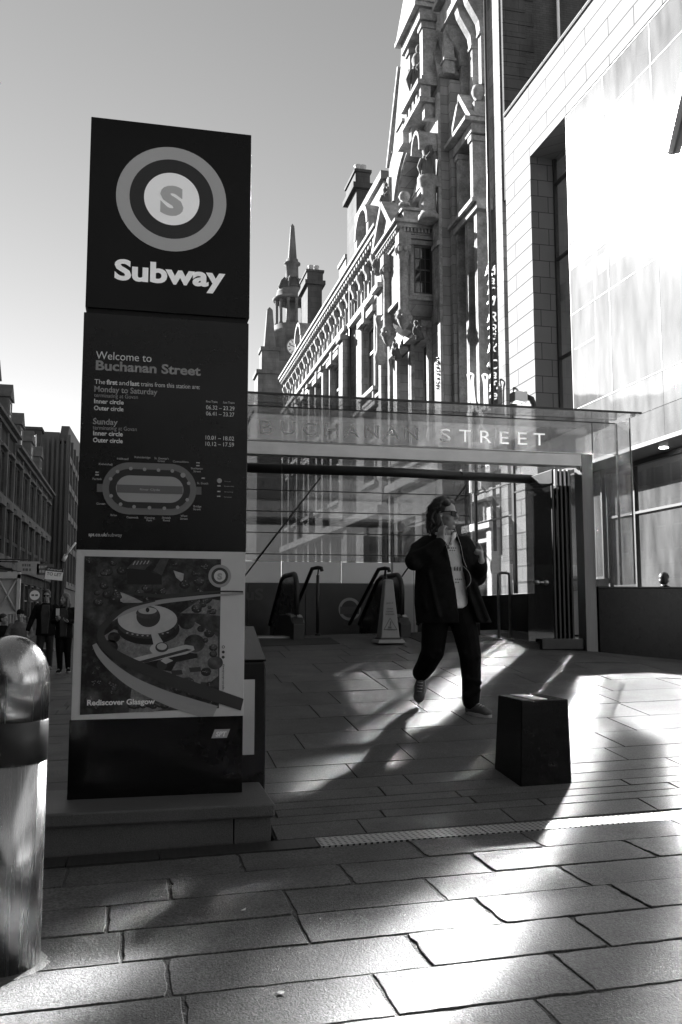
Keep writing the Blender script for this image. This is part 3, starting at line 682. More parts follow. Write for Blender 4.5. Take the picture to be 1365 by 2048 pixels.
# glass roof, fin, frames
for a, b in ((X0 - .15, 2.3), (2.305, 4.1), (4.105, 5.96)):
    MB().box(a, b, 9.78, 14.6, 3.535, 3.555).build('roof_glass', M['g_clear'], E_)
mb = MB(); mb.box(X0 - .15, 5.96, 9.765, 9.779, 3.533, 3.557); mb.box(X0, X1 - .02, EY - .04, EY - .02, 3.509, 3.520)
mb.box(5.558, 5.566, EY - .037, EY - .021, 3.12, 3.505); mb.box(X1 - .012, X1 + .004, EY - .04, EY - .012, 1.47, 3.508); mb.box(5.846, 5.858, 9.866, 9.878, 1.47, 3.5); mb.box(5.846, X1, EY - .041, EY - .022, 3.112, 3.117)
mb.build('edge_frame', M['frame_dark'], E_)
MB().box(5.866, 5.876, 9.88, EY - .045, 1.47, 3.5).build('fin_glass', M['g_clear'], E_)
MB().box(5.58, 5.89, EY - .03, EY - .02, 1.47, 3.11).build('side_light', M['g_clear'], E_)
# pipe beam and its return arm to the door head
mb = MB(); mb.tube([(X0, 11.2, 2.93), (3.2, 11.2, 2.94), (5.32, 11.2, 2.905)], .062, 14, mi=0); mb.build('pipe_beam', M['dark_steel'], E_)
mb = MB()
for q in (1.75, 4.15): mb.tube([(q, 11.2, 2.93 + .004 * q), (q + .012, 11.2, 2.93 + .004 * q)], .0665, 14)
mb.build('pipe_collar', M['frame_dark'], E_)
mb = MB(); mb.box(5.12, 5.38, 10.52, 11.3, 2.76, 2.94); mb.build('door_head', M['dark_steel'], E_, .006)
mb = MB()
for k in range(4): mb.box(5.135 + .058 * k, 5.165 + .058 * k, 10.46, 10.519, 2.72, 2.93)
mb.build('roller_hanger', M['steel_h'], E_, .003)
# stack of folding glass doors
for k in range(5):
    d = MB(); xx = 5.07 + .058 * k; gz = gf(xx, 10.6)
    y0_, y1_ = 10.42 - .0 * k, 11.0 + .04 * k
    d.box(xx, xx + .022, y0_, y0_ + .035, gz + .02, 2.72); d.box(xx, xx + .022, y1_ - .035, y1_, gz + .02, 2.72)
    d.box(xx, xx + .022, y0_ + .035, y1_ - .035, gz + .02, gz + .16); d.box(xx, xx + .022, y0_ + .035, y1_ - .035, 2.65, 2.72)
    do = d.build('folding_door', M['frame_dark'], E_)
    MB().box(xx + .008, xx + .014, y0_ + .035, y1_ - .035, gz + .16, 2.65).build('pane', M['g_dark'], do)
MB().box(4.72, 5.06, 10.44, 10.452, .78, 2.74).build('door_glass', M['g_dark'], E_)
mb = MB(); mb.box(4.85, 5.4, 10.34, 10.42, gf(5.1, 10.3) + .0, gf(5.1, 10.3) + .13); mb.build('door_base', M['dark_steel'], E_, .006)
mb = MB(); [mb.ell((q, 10.40, 1.50), (.035, .03, .03)) for q in (4.83, 4.95)]; mb.tube([(4.83, 10.40, 1.5), (4.95, 10.40, 1.5)], .012, 8); mb.build('door_knob', M['steel_h'], E_)
# right flank: black dado walls with glass above
mb = MB(); mb.box(5.585, 7.6, EY - .02, EY + .16, -.05, 1.435); mb.build('front_dado', M['granite_black'], E_, .006)
mb = MB(); mb.box(5.585, 7.6, EY - .035, EY + .165, 1.436, 1.452); mb.build('coping', M['dark_steel'], E_)
mb = MB(); mb.box(5.52, 5.66, 11.1, 14.6, .2, 1.40); mb.build('side_dado', M['granite_black'], E_, .004)
for a, b in ((10.52, 12.75), (12.83, 14.35), (14.41, 14.6)):
    MB().box(5.585, 5.595, a, b, 1.41, 3.52).build('side_glass', M['g_clear'], E_)
mb = MB()
for q, t_ in ((12.75, .08), (14.35, .06)): mb.box(5.57, 5.61, q, q + t_, 1.41, 3.52)
mb.box(5.575, 5.605, 10.52, 12.75, 2.93, 2.95); mb.box(5.575, 5.605, 12.83, 14.35, 2.60, 2.62); mb.box(5.575, 5.605, 12.83, 14.35, 3.1, 3.12)
mb.build('side_frame', M['frame_dark'], E_)
# back wall: glass courses above printed panels, pale lit strip between
zc = [1.95, 2.07, 2.42, 2.77, 3.12, 3.53]
for i in range(len(zc) - 1):
    MB().box(X0, 5.56, 14.60, 14.612, zc[i] + .006, zc[i + 1] - .006).build('back_glass', M['g_back'], E_)
mb = MB()
for q in zc[1:-1]: mb.box(X0, 5.56, 14.595, 14.618, q - .007, q + .007)
mb.tube([(2.95, 14.58, 3.35), (1.62, 14.5, 1.6)], .012, 6); mb.tube([(5.5, 14.58, 3.3), (4.3, 14.5, 1.7)], .012, 6)
mb.build('back_frame', M['frame_dark'], E_)
for a, b in ((1.3, 2.3), (2.31, 3.3), (3.31, 4.15)):
    MB().box(a, b, 14.60, 14.612, 1.602, 1.95).build('lit_panel', M['letter_glass'], E_)
for a, b, z in ((4.2, 4.55, .2), (4.56, 4.95, .2)): MB().box(a, b, 14.62, 14.63, z, 2.05).build('lit_panel', M['letter_glass'], E_)
MB().box(X0, 1.29, 14.60, 14.63, 1.602, 1.95).build('panel', M['panel_grey'], E_)
for a, b in ((X0, 1.75), (1.76, 2.68), (2.69, 4.17)):
    MB().box(a, b, 14.50, 14.53, -1.5, 1.60).build('panel', M['panel_grey'], E_)
mb = MB(); bk = lambda u, q, w: (u, 14.497 - w, q)
put_text(mb, 'yawbuS', bk, 1.05, 1.33, .20, width=.95, bold=.03); mb.build('lettering', M['shopsign'], E_)
mb = MB(); disc(mb, bk, 1.45, .98, .17, .13, n=36); mb.build('printed_ring', M['shopsign'], E_)
mb = MB(); disc(mb, bk, 3.42, 1.18, .185, .14, n=40, mi=0); mb.poly([bk(u, q, .001) for u, q in ((3.26, 1.10), (3.58, 1.10), (3.58, 1.22), (3.26, 1.22))], 1)
put_text(mb, 'it stops', bk, 3.42, .93, .055, align='C', mi=1, bold=.02); put_text(mb, 'with you', bk, 3.42, .83, .055, align='C', mi=1, bold=.02)
mb.poly([bk(u, q, -.0015) for u, q in ((2.78, .5), (4.1, .5), (4.1, 1.52), (2.78, 1.52))], 2)
mb.build('printed_notice', [M['sign_grey'], M['shopsign'], M['panel_grey']], E_)
# pit lining and ceiling soffit of the well, so no street shows under the glass
mb = MB(); mb.box(.75, 5.5, 14.64, 14.8, -4, 1.6); mb.box(.72, .8, 12.3, 14.6, -4, 1.6); mb.build('well_lining', M['concrete'], E_)

# ------------------------------------------------------------ escalators, running down and away
fz = .80
def escalator(xa, xb, label, face=False):
    e = thing('escalator', label, 'escalator', ((xa + xb) / 2, 12.4, fz), 'escalators inside the entrance')
    for s, x in enumerate((xa, xb)):
        prof = [(11.98, fz + .30)] + [(12.22 + .26 * math.cos(a), fz + .58 + .27 * math.sin(a)) for a in [math.pi - math.pi / 2 * i / 8 for i in range(0, 9)]] + [(13.0, fz + .85), (13.25, fz + .80), (14.4, fz + .14)]
        hr = MB(); hr.tube([(x, a, b) for a, b in prof], .035, 10); hr.build('handrail', M['black_rubber'], e)
        pl = MB(); pl.prism([(11.99, fz + .25)] + [(a, b - .03) for a, b in prof[1:]] + [(14.4, fz - .55), (13.2, fz + .05), (11.99, fz + .05)], lambda u, q, w: (w, u, q), x - .006, x + .006); pl.build('balustrade', M['enamel_dull'], e)
        sk = MB(); sk.prism([(11.8, fz - .05), (11.8, fz + .18), (11.9, fz + .26), (12.2, fz + .30), (13.0, fz + .30), (14.4, fz - .48), (14.4, fz - .85), (13.0, fz - .05)], lambda u, q, w: (w, u, q), x - .075, x + .075); sk.build('skirt', M['dark_steel'], e, .01)
        dk = MB(); dk.prism([(11.83, fz + .20), (12.02, fz + .295), (12.4, fz + .315), (12.4, fz + .30), (12.05, fz + .275), (11.86, fz + .185)], lambda u, q, w: (w, u, q), x - .078, x + .078); dk.build('deck_plate', M['steel_h'], e)
        if face:
            d = MB(); disc(d, lambda u, q, w: (u, 11.965 - w, q), x, fz + .52, .135, n=32); d.build('face_plate', M['print_dim'], e)
    c = MB(); c.box(xa + .08, xb - .08, 12.05, 12.6, fz - .01, fz + .012); c.build('comb_plate', M['steel_h'], e)
    stp = MB()
    for k in range(6): stp.box(xa + .08, xb - .08, 12.6 + .4 * k, 13.0 + .4 * k, fz - .2 - .23 * k, fz + .005 - .23 * k)
    stp.build('steps', M['dark_steel'], e)
    return e
escalator(1.06, 2.10, 'dark escalator with a black handrail beside the thin handrail post')
escalator(3.56, 4.55, 'dark escalator standing behind the pale caution cone')
mb = MB()
q = thing('newel_sign', 'rounded black newel with a pale roundel face behind the walking man', 'newel', (4.33, 11.6, .75))
mb = MB(); mb.prism([(4.33 + .12 * math.cos(a) , 1.20 + .36 * math.sin(a)) for a in [2 * math.pi * i / 40 for i in range(40)]], lambda u, v_, w: (u, w, v_), 11.55, 11.72); mb.box(4.24, 4.42, 11.57, 11.7, gf(4.3, 11.6), 1.0); mb.build('newel', M['black_rubber'], q, .01)
mb = MB(); nf = lambda u, v_, w: (u, 11.547 - w, v_)
mb.poly([nf(4.33 + .095 * math.cos(a), 1.20 + .31 * math.sin(a), 0) for a in [2 * math.pi * i / 40 for i in range(40)]], 0); mb.poly([nf(4.33 + .055 * math.cos(a), 1.22 + .15 * math.sin(a), .001) for a in [2 * math.pi * i / 30 for i in range(30)]], 1); mb.poly([nf(4.33 + .04 * math.cos(a), 1.22 + .11 * math.sin(a), .002) for a in [2 * math.pi * i / 30 for i in range(30)]], 0)
mb.build('face_plate', [M['print_dim'], M['sign_dark']], q)

def handrail_post(x, y, label, thick):
    p = thing('handrail_post', label, 'handrail', (x, y, fz)); z = gf(x, y)
    mb = MB(); mb.tube([(x, y, z), (x, y, z + .82)], thick, 10); mb.lathe([(thick + .02, 0), (thick + .02, .02), (thick, .025)], (x, y, z), 12); mb.build('post', M['black_paint'], p)
    mb = MB(); mb.tube([(x, y, z + .82), (x + .01, y, z + .90)], thick * .5, 8); mb.tube([(x + .045, y - .06, z + .875), (x + .04, y - .05, z + .915), (x, y, z + .925), (x - .06, y + .1, z + .915), (x - .12, y + 1.6, z + .15)], .026, 10); mb.build('rail', M['black_rubber'], p)
    return p
handrail_post(2.44, 12.25, 'thin black handrail post and sloping rail between the two escalators', .022)
handrail_post(3.30, 11.9, 'thick black handrail post just behind the caution cone', .032)

# hoop barrier
h = thing('hoop_barrier', 'narrow steel hoop barrier in front of the black side wall', 'barrier', (4.75, 11.3, gf(4.75, 11.3)))
z = gf(4.75, 11.3)
mb = MB(); mb.tube([(4.69, 11.3, z), (4.69, 11.3, z + .84), (4.70, 11.3, z + .87), (4.73, 11.3, z + .88), (4.81, 11.3, z + .88), (4.84, 11.3, z + .87), (4.85, 11.3, z + .84), (4.85, 11.3, z)], .018, 10); mb.build('hoop', M['steel_h'], h)
for q in (4.69, 4.85):
    mb = MB(); mb.lathe([(.04, 0), (.04, .012), (.02, .016)], (q, 11.3, z), 14); mb.build('foot', M['steel_h'], h)
# entrance mats
for a, b, c, d, lab in ((.85, 2.55, 11.35, 11.95, 'dark entrance mat in front of the left escalator'), (3.6, 5.3, 11.2, 12.2, 'dark entrance mat behind the walking man')):
    mb = MB(); v = [(a, c), (b, c), (b, d), (a, d)]
    mb.add([(x, y, gf(x, y) + .008) for x, y in v] + [(x, y, gf(x, y) - .02) for x, y in v], [(0, 1, 2, 3), (4, 5, 1, 0), (5, 6, 2, 1), (6, 7, 3, 2), (7, 4, 0, 3)])
    tag(mb.build('entrance_mat', M['mat_dark']), lab, 'mat')

# caution cone
cx0, cy0 = 3.17, 11.30; z = gf(cx0, cy0)
c_ = thing('caution_cone', 'pale four-sided caution cone with a warning triangle standing by the escalators', 'cone', (cx0, cy0, z))
mb = MB(); mb.frust((cx0, cy0, z + .05), (.125, .125), (cx0 + .005, cy0, z + .80), (.055, .055)); mb.frust((cx0 + .005, cy0, z + .80), (.055, .055), (cx0 + .005, cy0, z + .815), (.042, .042)); mb.build('body', M['cone'], c_, .012)
mb = MB(); mb.frust((cx0, cy0, z + .004), (.185, .185), (cx0, cy0, z + .05), (.165, .165)); mb.build('base', M['cone'], c_, .01)
mb = MB(); mb.frust((cx0, cy0, z + .045), (.137, .137), (cx0, cy0, z + .075), (.133, .133)); mb.build('rim', M['black_paint'], c_, .004)
cf = lambda u, q, w: (cx0 + u, cy0 - (.125 - (q - .05) * .0933) - .004 - w, z + q)
mb = MB(); put_text(mb, 'Janit-X', cf, 0, .50, .030, align='C', width=.10, shear=.25, bold=.01); mb.build('lettering', M['shopsign'], c_)
for i, t in enumerate(('CAUTION', 'CLEANING', 'IN PROGRESS')):
    mb = MB(); put_text(mb, t, cf, 0, .43 - i * .035, .020, align='C', bold=.04, width=(.085, .095, .115)[i]); mb.build('lettering', M['shopsign'], c_)
mb = MB()
def tri(r, w): return [(0, .285 + r), (-r * 1.02, .285 - r * .72), (r * 1.02, .285 - r * .72)]
o = tri(.092, 0); i2 = tri(.075, 0)
for k in range(3): a, b, c2, d2 = o[k], o[(k + 1) % 3], i2[(k + 1) % 3], i2[k]; mb.quad(cf(a[0], a[1] - .05, 0), cf(b[0], b[1] - .05, 0), cf(c2[0], c2[1] - .05, 0), cf(d2[0], d2[1] - .05, 0))
for p in (((-.04, .165), (.03, .165), (.03, .185), (-.04, .185)), ((-.03, .19), (.015, .19), (.015, .215), (-.03, .215)), ((-.012, .22), (.006, .22), (.016, .275), (.0, .28)), ((.035, .165), (.06, .165), (.065, .172), (.035, .18))): mb.poly([cf(u, q, 0) for u, q in p])
mb.build('warning_triangle', M['shopsign'], c_)

# ------------------------------------------------------------ pale stone shop building on the right
XF = 11.0
fr_ = lambda u, q, w: (XF - w, u, q)                      # right side of the street: u = Y, q = height, w = out from the facade
N_ = thing('store_building', 'pale stone modern shop building with a big gridded glass bay beside the sandstone theatre', 'building', (XF, 14, 0))
mb = MB()
wall(mb, fr_, -14, 25.3, 6.30, 16.62, [(4.0, 23.5, 6.30, 14.42)], .78)
wall(mb, fr_, 23.5, 25.3, -.1, 6.30, [], .3)
mb.quad(fr_(25.3, -.1, 0), fr_(25.3, -.1, -4), fr_(25.3, 16.62, -4), fr_(25.3, 16.62, 0))
mb.quad(fr_(-14, 16.62, 0), fr_(25.3, 16.62, 0), fr_(25.3, 16.62, -14), fr_(-14, 16.62, -14))
fbox(mb, fr_, 23.5, 25.3, -.1, 2.0, .003, .035); fbox(mb, fr_, 23.5, 25.3, 2.0, 2.06, .003, .055)
wl2 = mb.build('wall', M['limestone'], N_)
mb = MB(); fbox(mb, fr_, -14, 25.28, 16.624, 16.72, -.4, .05); mb.build('parapet_coping', M['limestone'], wl2)
mb = MB(); mb.quad(fr_(23.495, 2.0, -.003), fr_(23.495, 2.0, -.78), fr_(23.495, 14.42, -.78), fr_(23.495, 14.42, -.003)); mb.quad(fr_(21.2, 14.415, -.003), fr_(23.49, 14.415, -.003), fr_(23.49, 14.415, -.78), fr_(21.2, 14.415, -.78))
mb.build('reveal', M['limestone_rev'], wl2)
# recessed strip window between the stone reveal and the glass bay
zr = [2.0, 4.8, 6.35, 8.35, 11.3, 13.6, 14.41]
for i in range(len(zr) - 1):
    w = MB(); a, b = zr[i], zr[i + 1]
    fbox(w, fr_, 21.2, 23.48, a - .03, a + .03, -.80, -.70); fbox(w, fr_, 23.40, 23.48, a + .03, b - .03, -.80, -.70); fbox(w, fr_, 21.2, 21.26, a + .03, b - .03, -.80, -.70)
    wo = w.build('window', M['frame_dark'], N_)
    p = MB(); p.quad(fr_(21.2, a, -.76), fr_(23.48, a, -.76), fr_(23.48, b, -.76), fr_(21.2, b, -.76)); p.build('pane', M['g_shop'], wo)
# projecting glass bay: separate panes, each a hair out of true as hung glass is
rg = random.Random(11)
ym = [4.0, 6.2, 8.4, 10.6, 12.8, 15.0, 17.15, 19.25, 21.22]
zm = [6.33, 8.87, 10.10, 10.72, 11.75, 13.35, 14.36]
fb = MB(); fbox(fb, fr_, 4.0, 21.22, 10.12, 10.70, -.02, .02); bay = fb.build('floor_band', M['white_paint'], N_)
for i in range(len(ym) - 1):
    for j in range(len(zm) - 1):
        if j == 2: continue
        a, b, c, d = ym[i] + .012, ym[i + 1] - .012, zm[j] + .012, zm[j + 1] - .012
        t1, t2, bl = rg.gauss(0, .0035), rg.gauss(0, .0035), -rg.uniform(.003, .011)
        p = MB(); k = 6
        v = []
        for y in range(k + 1):
            for x in range(k + 1):
                s_, t_ = x / k, y / k
                v.append(fr_(a + (b - a) * s_, c + (d - c) * t_, (s_ - .5) * t1 * 2 + (t_ - .5) * t2 * 2 + bl * (1 - (2 * s_ - 1) ** 2) * (.75 + .25 * (1 - (2 * t_ - 1) ** 2)) + .002))
        p.add(v, [(q * (k + 1) + r, q * (k + 1) + r + 1, (q + 1) * (k + 1) + r + 1, (q + 1) * (k + 1) + r) for q in range(k) for r in range(k)], 0, True)
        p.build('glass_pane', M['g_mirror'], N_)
mb = MB()
for y in ym: fbox(mb, fr_, y - .012, y + .012, 6.33, 14.36, -.05, .008)
for z in zm: fbox(mb, fr_, 4.0, 21.22, z - .011, z + .011, -.05, .006)
mb.build('mullions', M['frame'], N_)
p = MB(); p.quad(fr_(21.225, 6.33, 0), fr_(21.225, 14.36, 0), fr_(21.225, 14.36, -.76), fr_(21.225, 6.33, -.76)); p.build('side_pane', M['g_shop'], N_)
# white panels and soffit under the bay
mb = MB()
for y0, y1 in ((4, 6.2), (6.2, 8.4), (8.4, 10.6), (10.6, 12.8), (12.8, 15), (15, 17.15), (17.15, 19.25), (19.25, 21.2)):
    fbox(mb, fr_, y0 + .006, y1 - .006, 4.90, 5.55, -.04, .0); fbox(mb, fr_, y0 + .006, y1 - .006, 5.562, 6.31, -.04, .0)
mb.build('spandrel_panel', M['g_panel'], N_)
mb = MB(); fbox(mb, fr_, 4, 23.48, 4.80, 4.893, -1.3, .01); so_ = mb.build('soffit', M['panel_grey'], N_)
for y in (8.5, 12, 15.5, 18.0):
    mb = MB(); mb.lathe([(.08, 0), (.10, -.012), (.07, -.014)], (XF + .5, y, 4.80), 20); mb.build('downlight', M['lamp'], so_)
# shopfront set back below, interior beyond
yl = [4.0, 7.0, 10.0, 12.5, 15.1, 17.55, 19.9, 21.2]
for i in range(len(yl) - 1):
    for a, b in ((.5, 3.50), (3.56, 4.78)):
        p = MB(); p.quad(fr_(yl[i] + .03, a, -.9), fr_(yl[i + 1] - .03, a, -.9), fr_(yl[i + 1] - .03, b, -.9), fr_(yl[i] + .03, b, -.9)); p.build('shop_pane', M['g_shop'], N_)
mb = MB()
for y in yl: fbox(mb, fr_, y - .03, y + .03, .4, 4.78, -.95, -.84)
fbox(mb, fr_, 4, 21.2, 3.50, 3.56, -.945, -.845); fbox(mb, fr_, 4, 21.2, 4.68, 4.79, -.955, -.83)
mb.build('shopfront_frame', M['frame_dark'], N_)
mb = MB(); fbox(mb, fr_, 4, 23.4, -.1, .5, -1.0, -.85); mb.build('stall_riser', M['granite_black'], N_)
mb = MB()
for z0_, z1_ in ((.0, .12), (4.95, 5.3), (10.15, 10.65), (14.45, 14.7)): mb.box(XF + .96, XF + 9, 3.9, 25, z0_, z1_)
mb.box(XF + 8, XF + 8.2, 3.9, 25, .12, 14.4); mb.box(XF + .96, XF + 8, 24.6, 24.8, .12, 14.4); mb.box(XF + .96, XF + 8, 3.7, 3.9, .0, 14.4)
for y in (8, 13.5, 18.6, 22.8):
    for x in (XF + 2.2,): mb.box(x, x + .5, y, y + .5, .12, 14.4)
mb.build('interior', M['pale'], N_)
mb = MB(); sfn = lambda u, q, w: (XF + 3.2 + w, u, q)
mb.prism([(10, .2), (11.2, .2), (19.6, 4.9), (18.4, 4.9)], sfn, 0, .15); mb.prism([(10, .2), (11.2, .2), (19.6, 4.9), (18.4, 4.9)], sfn, 1.3, 1.45)
mb.prism([(12, 5.3), (13.2, 5.3), (20.6, 10.1), (19.4, 10.1)], sfn, 0, .15)
mb.build('stair', M['white_paint'], N_)
mb = MB(); mb.box(XF + 2, XF + 2.05, 15.2, 16.6, 1.3, 2.6); mb.box(XF + 2, XF + 2.05, 15.24, 16.56, 5.8, 7.9); mb.build('display_stand', M['panel_grey'], N_)
# big sign fin at the right edge of the bay
bs = thing('blade_sign', 'white slanted sign strut with a dark slot fixed to the glass bay', 'sign', (XF, 16.6, 11))
mb = MB(); sg = lambda u, q, w: (XF - .02 - w, u, q)
mb.prism([(16.66, 10.98), (16.40, 10.88), (15.6, 12.2), (15.85, 12.35)], sg, .0, .12)
mb.build('frame', M['white_paint'], bs, .01)
mb = MB(); mb.prism([(16.45, 11.05), (16.32, 11.0), (15.75, 12.0), (15.86, 12.08)], sg, .115, .135); mb.build('slot', M['panel_grey'], bs)
# cctv camera
cc = thing('security_camera', 'small pale security camera standing on the glass entrance roof', 'camera', (5.05, 11.0, 3.556))
mb = MB(); mb.tube([(5.12, 11.0, 3.555), (5.12, 11.0, 3.88), (5.09, 11.0, 3.96), (5.0, 11.0, 3.99)], .04, 10, mi=0); mb.build('bracket', M['dark_steel'], cc)
mb = MB(); mb.box(4.82, 5.0, 10.92, 11.08, 3.90, 4.04); mb.build('body', M['print_white'], cc, .01)
MB().box(4.805, 4.82, 10.93, 11.07, 3.91, 4.03).build('lens', M['lens'], cc)

# ------------------------------------------------------------ theatre building with the tall gable
B_2 = thing('theatre_building', 'tall blond sandstone building with a gable, big arch, columns and statues', 'building', (XF, 32, 0))
W0 = -.96
mb = MB()
ow = []                                                   # openings of the main block
main = [(31.3, -.1), (38.6, -.1), (38.6, 21.6), (37.6, 22.4), (36.9, 24.2), (36.9, 27.2), (33.5, 27.2), (33.5, 24.4), (31.9, 21.9), (31.3, 21.6)]
arch_c, arch_r, arch_z = 34.9, 2.35, 18.2
wall(mb, fr_, 31.3, 38.6, -.1, 17.2, [(32.9, 34.9, 7.9, 12.0), (35.3, 37.0, 7.9, 12.0), (32.2, 34.2, 1.0, 5.0), (35.0, 37.6, 1.0, 5.0), (33.2, 36.6, 13.4, 16.2)], .55)
# wall above 17.2 with the arched opening: side piers, then the spandrels as a fan, then the gable
aw = [(arch_c + arch_r * math.cos(a), arch_z + (20.75 - arch_z) * math.sin(a)) for a in [math.pi * i / 20 for i in range(21)]]
fbox(mb, fr_, 31.3, arch_c - arch_r, 17.2, arch_z, -.9, 0); fbox(mb, fr_, arch_c + arch_r, 38.6, 17.2, arch_z, -.9, 0)
for i in range(20):
    a, b = aw[i], aw[i + 1]
    ta = (38.6 if i < 10 else 31.3); 
    mb.quad(fr_(a[0], a[1], 0), fr_(b[0], b[1], 0), fr_(b[0], 21.0, 0), fr_(a[0], 21.0, 0)); mb.quad(fr_(a[0], a[1], 0), fr_(b[0], b[1], 0), fr_(b[0], b[1], -1.0), fr_(a[0], a[1], -1.0))
fbox(mb, fr_, 31.3, arch_c - arch_r, arch_z, 21.0, -.9, 0); fbox(mb, fr_, arch_c + arch_r, 38.6, arch_z, 21.0, -.9, 0)
mb.prism([(31.3, 21.0), (38.6, 21.0), (38.6, 21.6), (37.9, 22.0), (36.6, 25.4), (36.2, 27.6), (33.3, 27.6), (32.9, 24.7), (31.5, 21.9), (31.3, 21.6)], fr_, -.9, 0)
for z in (17.2,): mb.quad(fr_(arch_c - arch_r, z, 0), fr_(arch_c + arch_r, z, 0), fr_(arch_c + arch_r, z, -1), fr_(arch_c - arch_r, z, -1))
mb.quad(fr_(31.3, -.1, 0), fr_(31.3, -.1, -1.0), fr_(31.3, 17.2, -1.0), fr_(31.3, 17.2, 0))
mb.quad(fr_(38.6, -.1, 0), fr_(38.6, 21.6, 0), fr_(38.6, 21.6, -9), fr_(38.6, -.1, -9))
# near bay, set back
NB = lambda y: 28.55 + (y - 25.6) * .86
wall(mb, fr_, 25.62, 31.3, -.1, 26.5, [(NB(26.7), NB(27.9), 15.9, 18.2), (NB(26.35), NB(26.95), 8.2, 14.4), (NB(27.65), NB(28.25), 8.2, 14.4), (NB(26.3), NB(28.4), 1.0, 4.4), (NB(26.2), NB(26.85), 20.6, 23.2), (NB(27.4), NB(28.05), 20.6, 23.2)], .4, w=W0)
fbox(mb, fr_, 25.6, 26.25, -.1, 30, -3, .0); fbox(mb, fr_, 31.02, 31.29, -.1, 21.4, W0 + .004, -.30)
wt = mb.build('wall', M['sandstone'], B_2)
# gable coping, chimney block, pinnacles
for p0, p1 in (((31.25, 21.6), (32.95, 25.0)), ((38.65, 21.6), (36.7, 25.4))):
    d = math.atan2(p1[1] - p0[1], p1[0] - p0[0]); nx_, nz_ = -math.sin(d) * .16, math.cos(d) * .16
    mb = MB(); mb.prism([p0, p1, (p1[0] + nx_ * (1 if nz_ > 0 else -1), p1[1] + abs(nz_)), (p0[0] + nx_ * (1 if nz_ > 0 else -1), p0[1] + abs(nz_))], fr_, -.95, .1); mb.build('gable_coping', M['trim'], B_2)
for y in (31.1, 38.4):
    mb = MB(); mb.frust((XF + .25, y, 21.6), (.2, .2), (XF + .25, y, 22.1), (.19, .19)); mb.frust((XF + .25, y, 22.1), (.25, .25), (XF + .25, y, 22.2), (.25, .25)); mb.frust((XF + .25, y, 22.2), (.2, .2), (XF + .25, y, 25.2), (.04, .04)); mb.build('pinnacle', M['trim'], B_2)
mb = MB(); mb.box(XF + .9, XF + 2.3, 33.6, 36.2, 20, 29.5); mb.box(XF + .7, XF + 2.5, 33.4, 36.4, 26.9, 27.25); mb.box(XF + .8, XF + 2.4, 33.5, 36.3, 29.5, 29.8); mb.build('chimney', M['soot'], B_2)
mb = MB(); mb.prism([(31.3, 20.5), (31.3, 21.3), (33.6, 24.6), (36.8, 24.6), (38.6, 21.3), (38.6, 20.5)], fr_, -9, -1.2); mb.build('roof', M['slate'], B_2)
mb = MB(); mb.lathe([(.36, 20.5), (.36, 23.3), (.46, 23.4), (.46, 23.55), (.36, 23.6), (.30, 23.9), (.12, 24.3), (.02, 24.5)], (XF + .55, 38.6, 0), 8, smooth=False); mb.build('turret', M['soot'], B_2)
# aedicule with a figure high on the gable
mb = MB()
for y in (31.95, 33.65): fbox(mb, fr_, y - .18, y + .18, 21.9, 23.9, .0, .55); fbox(mb, fr_, y - .23, y + .23, 23.9, 24.15, 0, .62); fbox(mb, fr_, y - .23, y + .23, 21.7, 21.9, 0, .62)
fbox(mb, fr_, 31.6, 34.1, 24.15, 24.6, 0, .72); fbox(mb, fr_, 31.45, 34.3, 24.6, 24.78, 0, .95)
mb.prism([(31.4, 24.78), (34.35, 24.78), (32.9, 26.2)], fr_, .0, .9); fbox(mb, fr_, 31.6, 34.0, 20.75, 20.95, 0, .75); fbox(mb, fr_, 31.65, 33.95, 21.5, 21.7, 0, .8)
for i in range(5): y = 31.75 + i * .48; fbox(mb, fr_, y, y + .2, 20.95, 21.5, .25, .65)
fbox(mb, fr_, 31.75, 32.05, 20.2, 20.75, 0, .5); fbox(mb, fr_, 33.5, 33.8, 20.2, 20.75, 0, .5)
for y in (31.95, 33.65): fbox(mb, fr_, y - .12, y + .12, 24.8, 25.4, .2, .6)
mb.build('aedicule', M['trim'], B_2)
mb = MB(); fbox(mb, fr_, 32.15, 33.45, 21.7, 24.1, .003, .01); mb.build('niche_shade', M['soot'], B_2)  # flat dark sheet, the shade of a hollow put into its colour
def statue(c, s, name, parent, lean=0., m='oldtrim'):
    x, y, z = c; mb = MB()
    mb.lathe([(.34, 0), (.30, .25), (.22, .7), (.20, .95), (.27, 1.25), (.20, 1.42), (.08, 1.5)], (0, 0, 0), 12)
    mb.ell((0, 0, 1.63), (.13, .13, .17)); mb.tube([(.25, .02, 1.34), (.38, -.1, 1.05), (.2, -.3, .95)], [.10, .085, .06], 8); mb.tube([(-.25, .02, 1.34), (-.36, .02, 1.0), (-.3, -.2, .72)], [.10, .085, .06], 8)
    mb.tube([(.1, -.2, .1), (.12, -.36, .55), (.13, -.22, .9)], [.09, .11, .12], 8)
    for a in range(7): t = a * .9; mb.tube([(.3 * math.cos(t), .3 * math.sin(t), .0), (.24 * math.cos(t), .24 * math.sin(t), .6), (.2 * math.cos(t + .2), .2 * math.sin(t + .2), 1.0)], [.06, .05, .03], 5)
    mb.v = [(x + s * (a * 0 + b * 1) + lean * s * q, y + s * (a), z + s * q) for a, b, q in mb.v]
    return mb.build(name, M[m], parent)
statue((XF - .35, 32.8, 21.72), 1.2, 'statue', B_2)
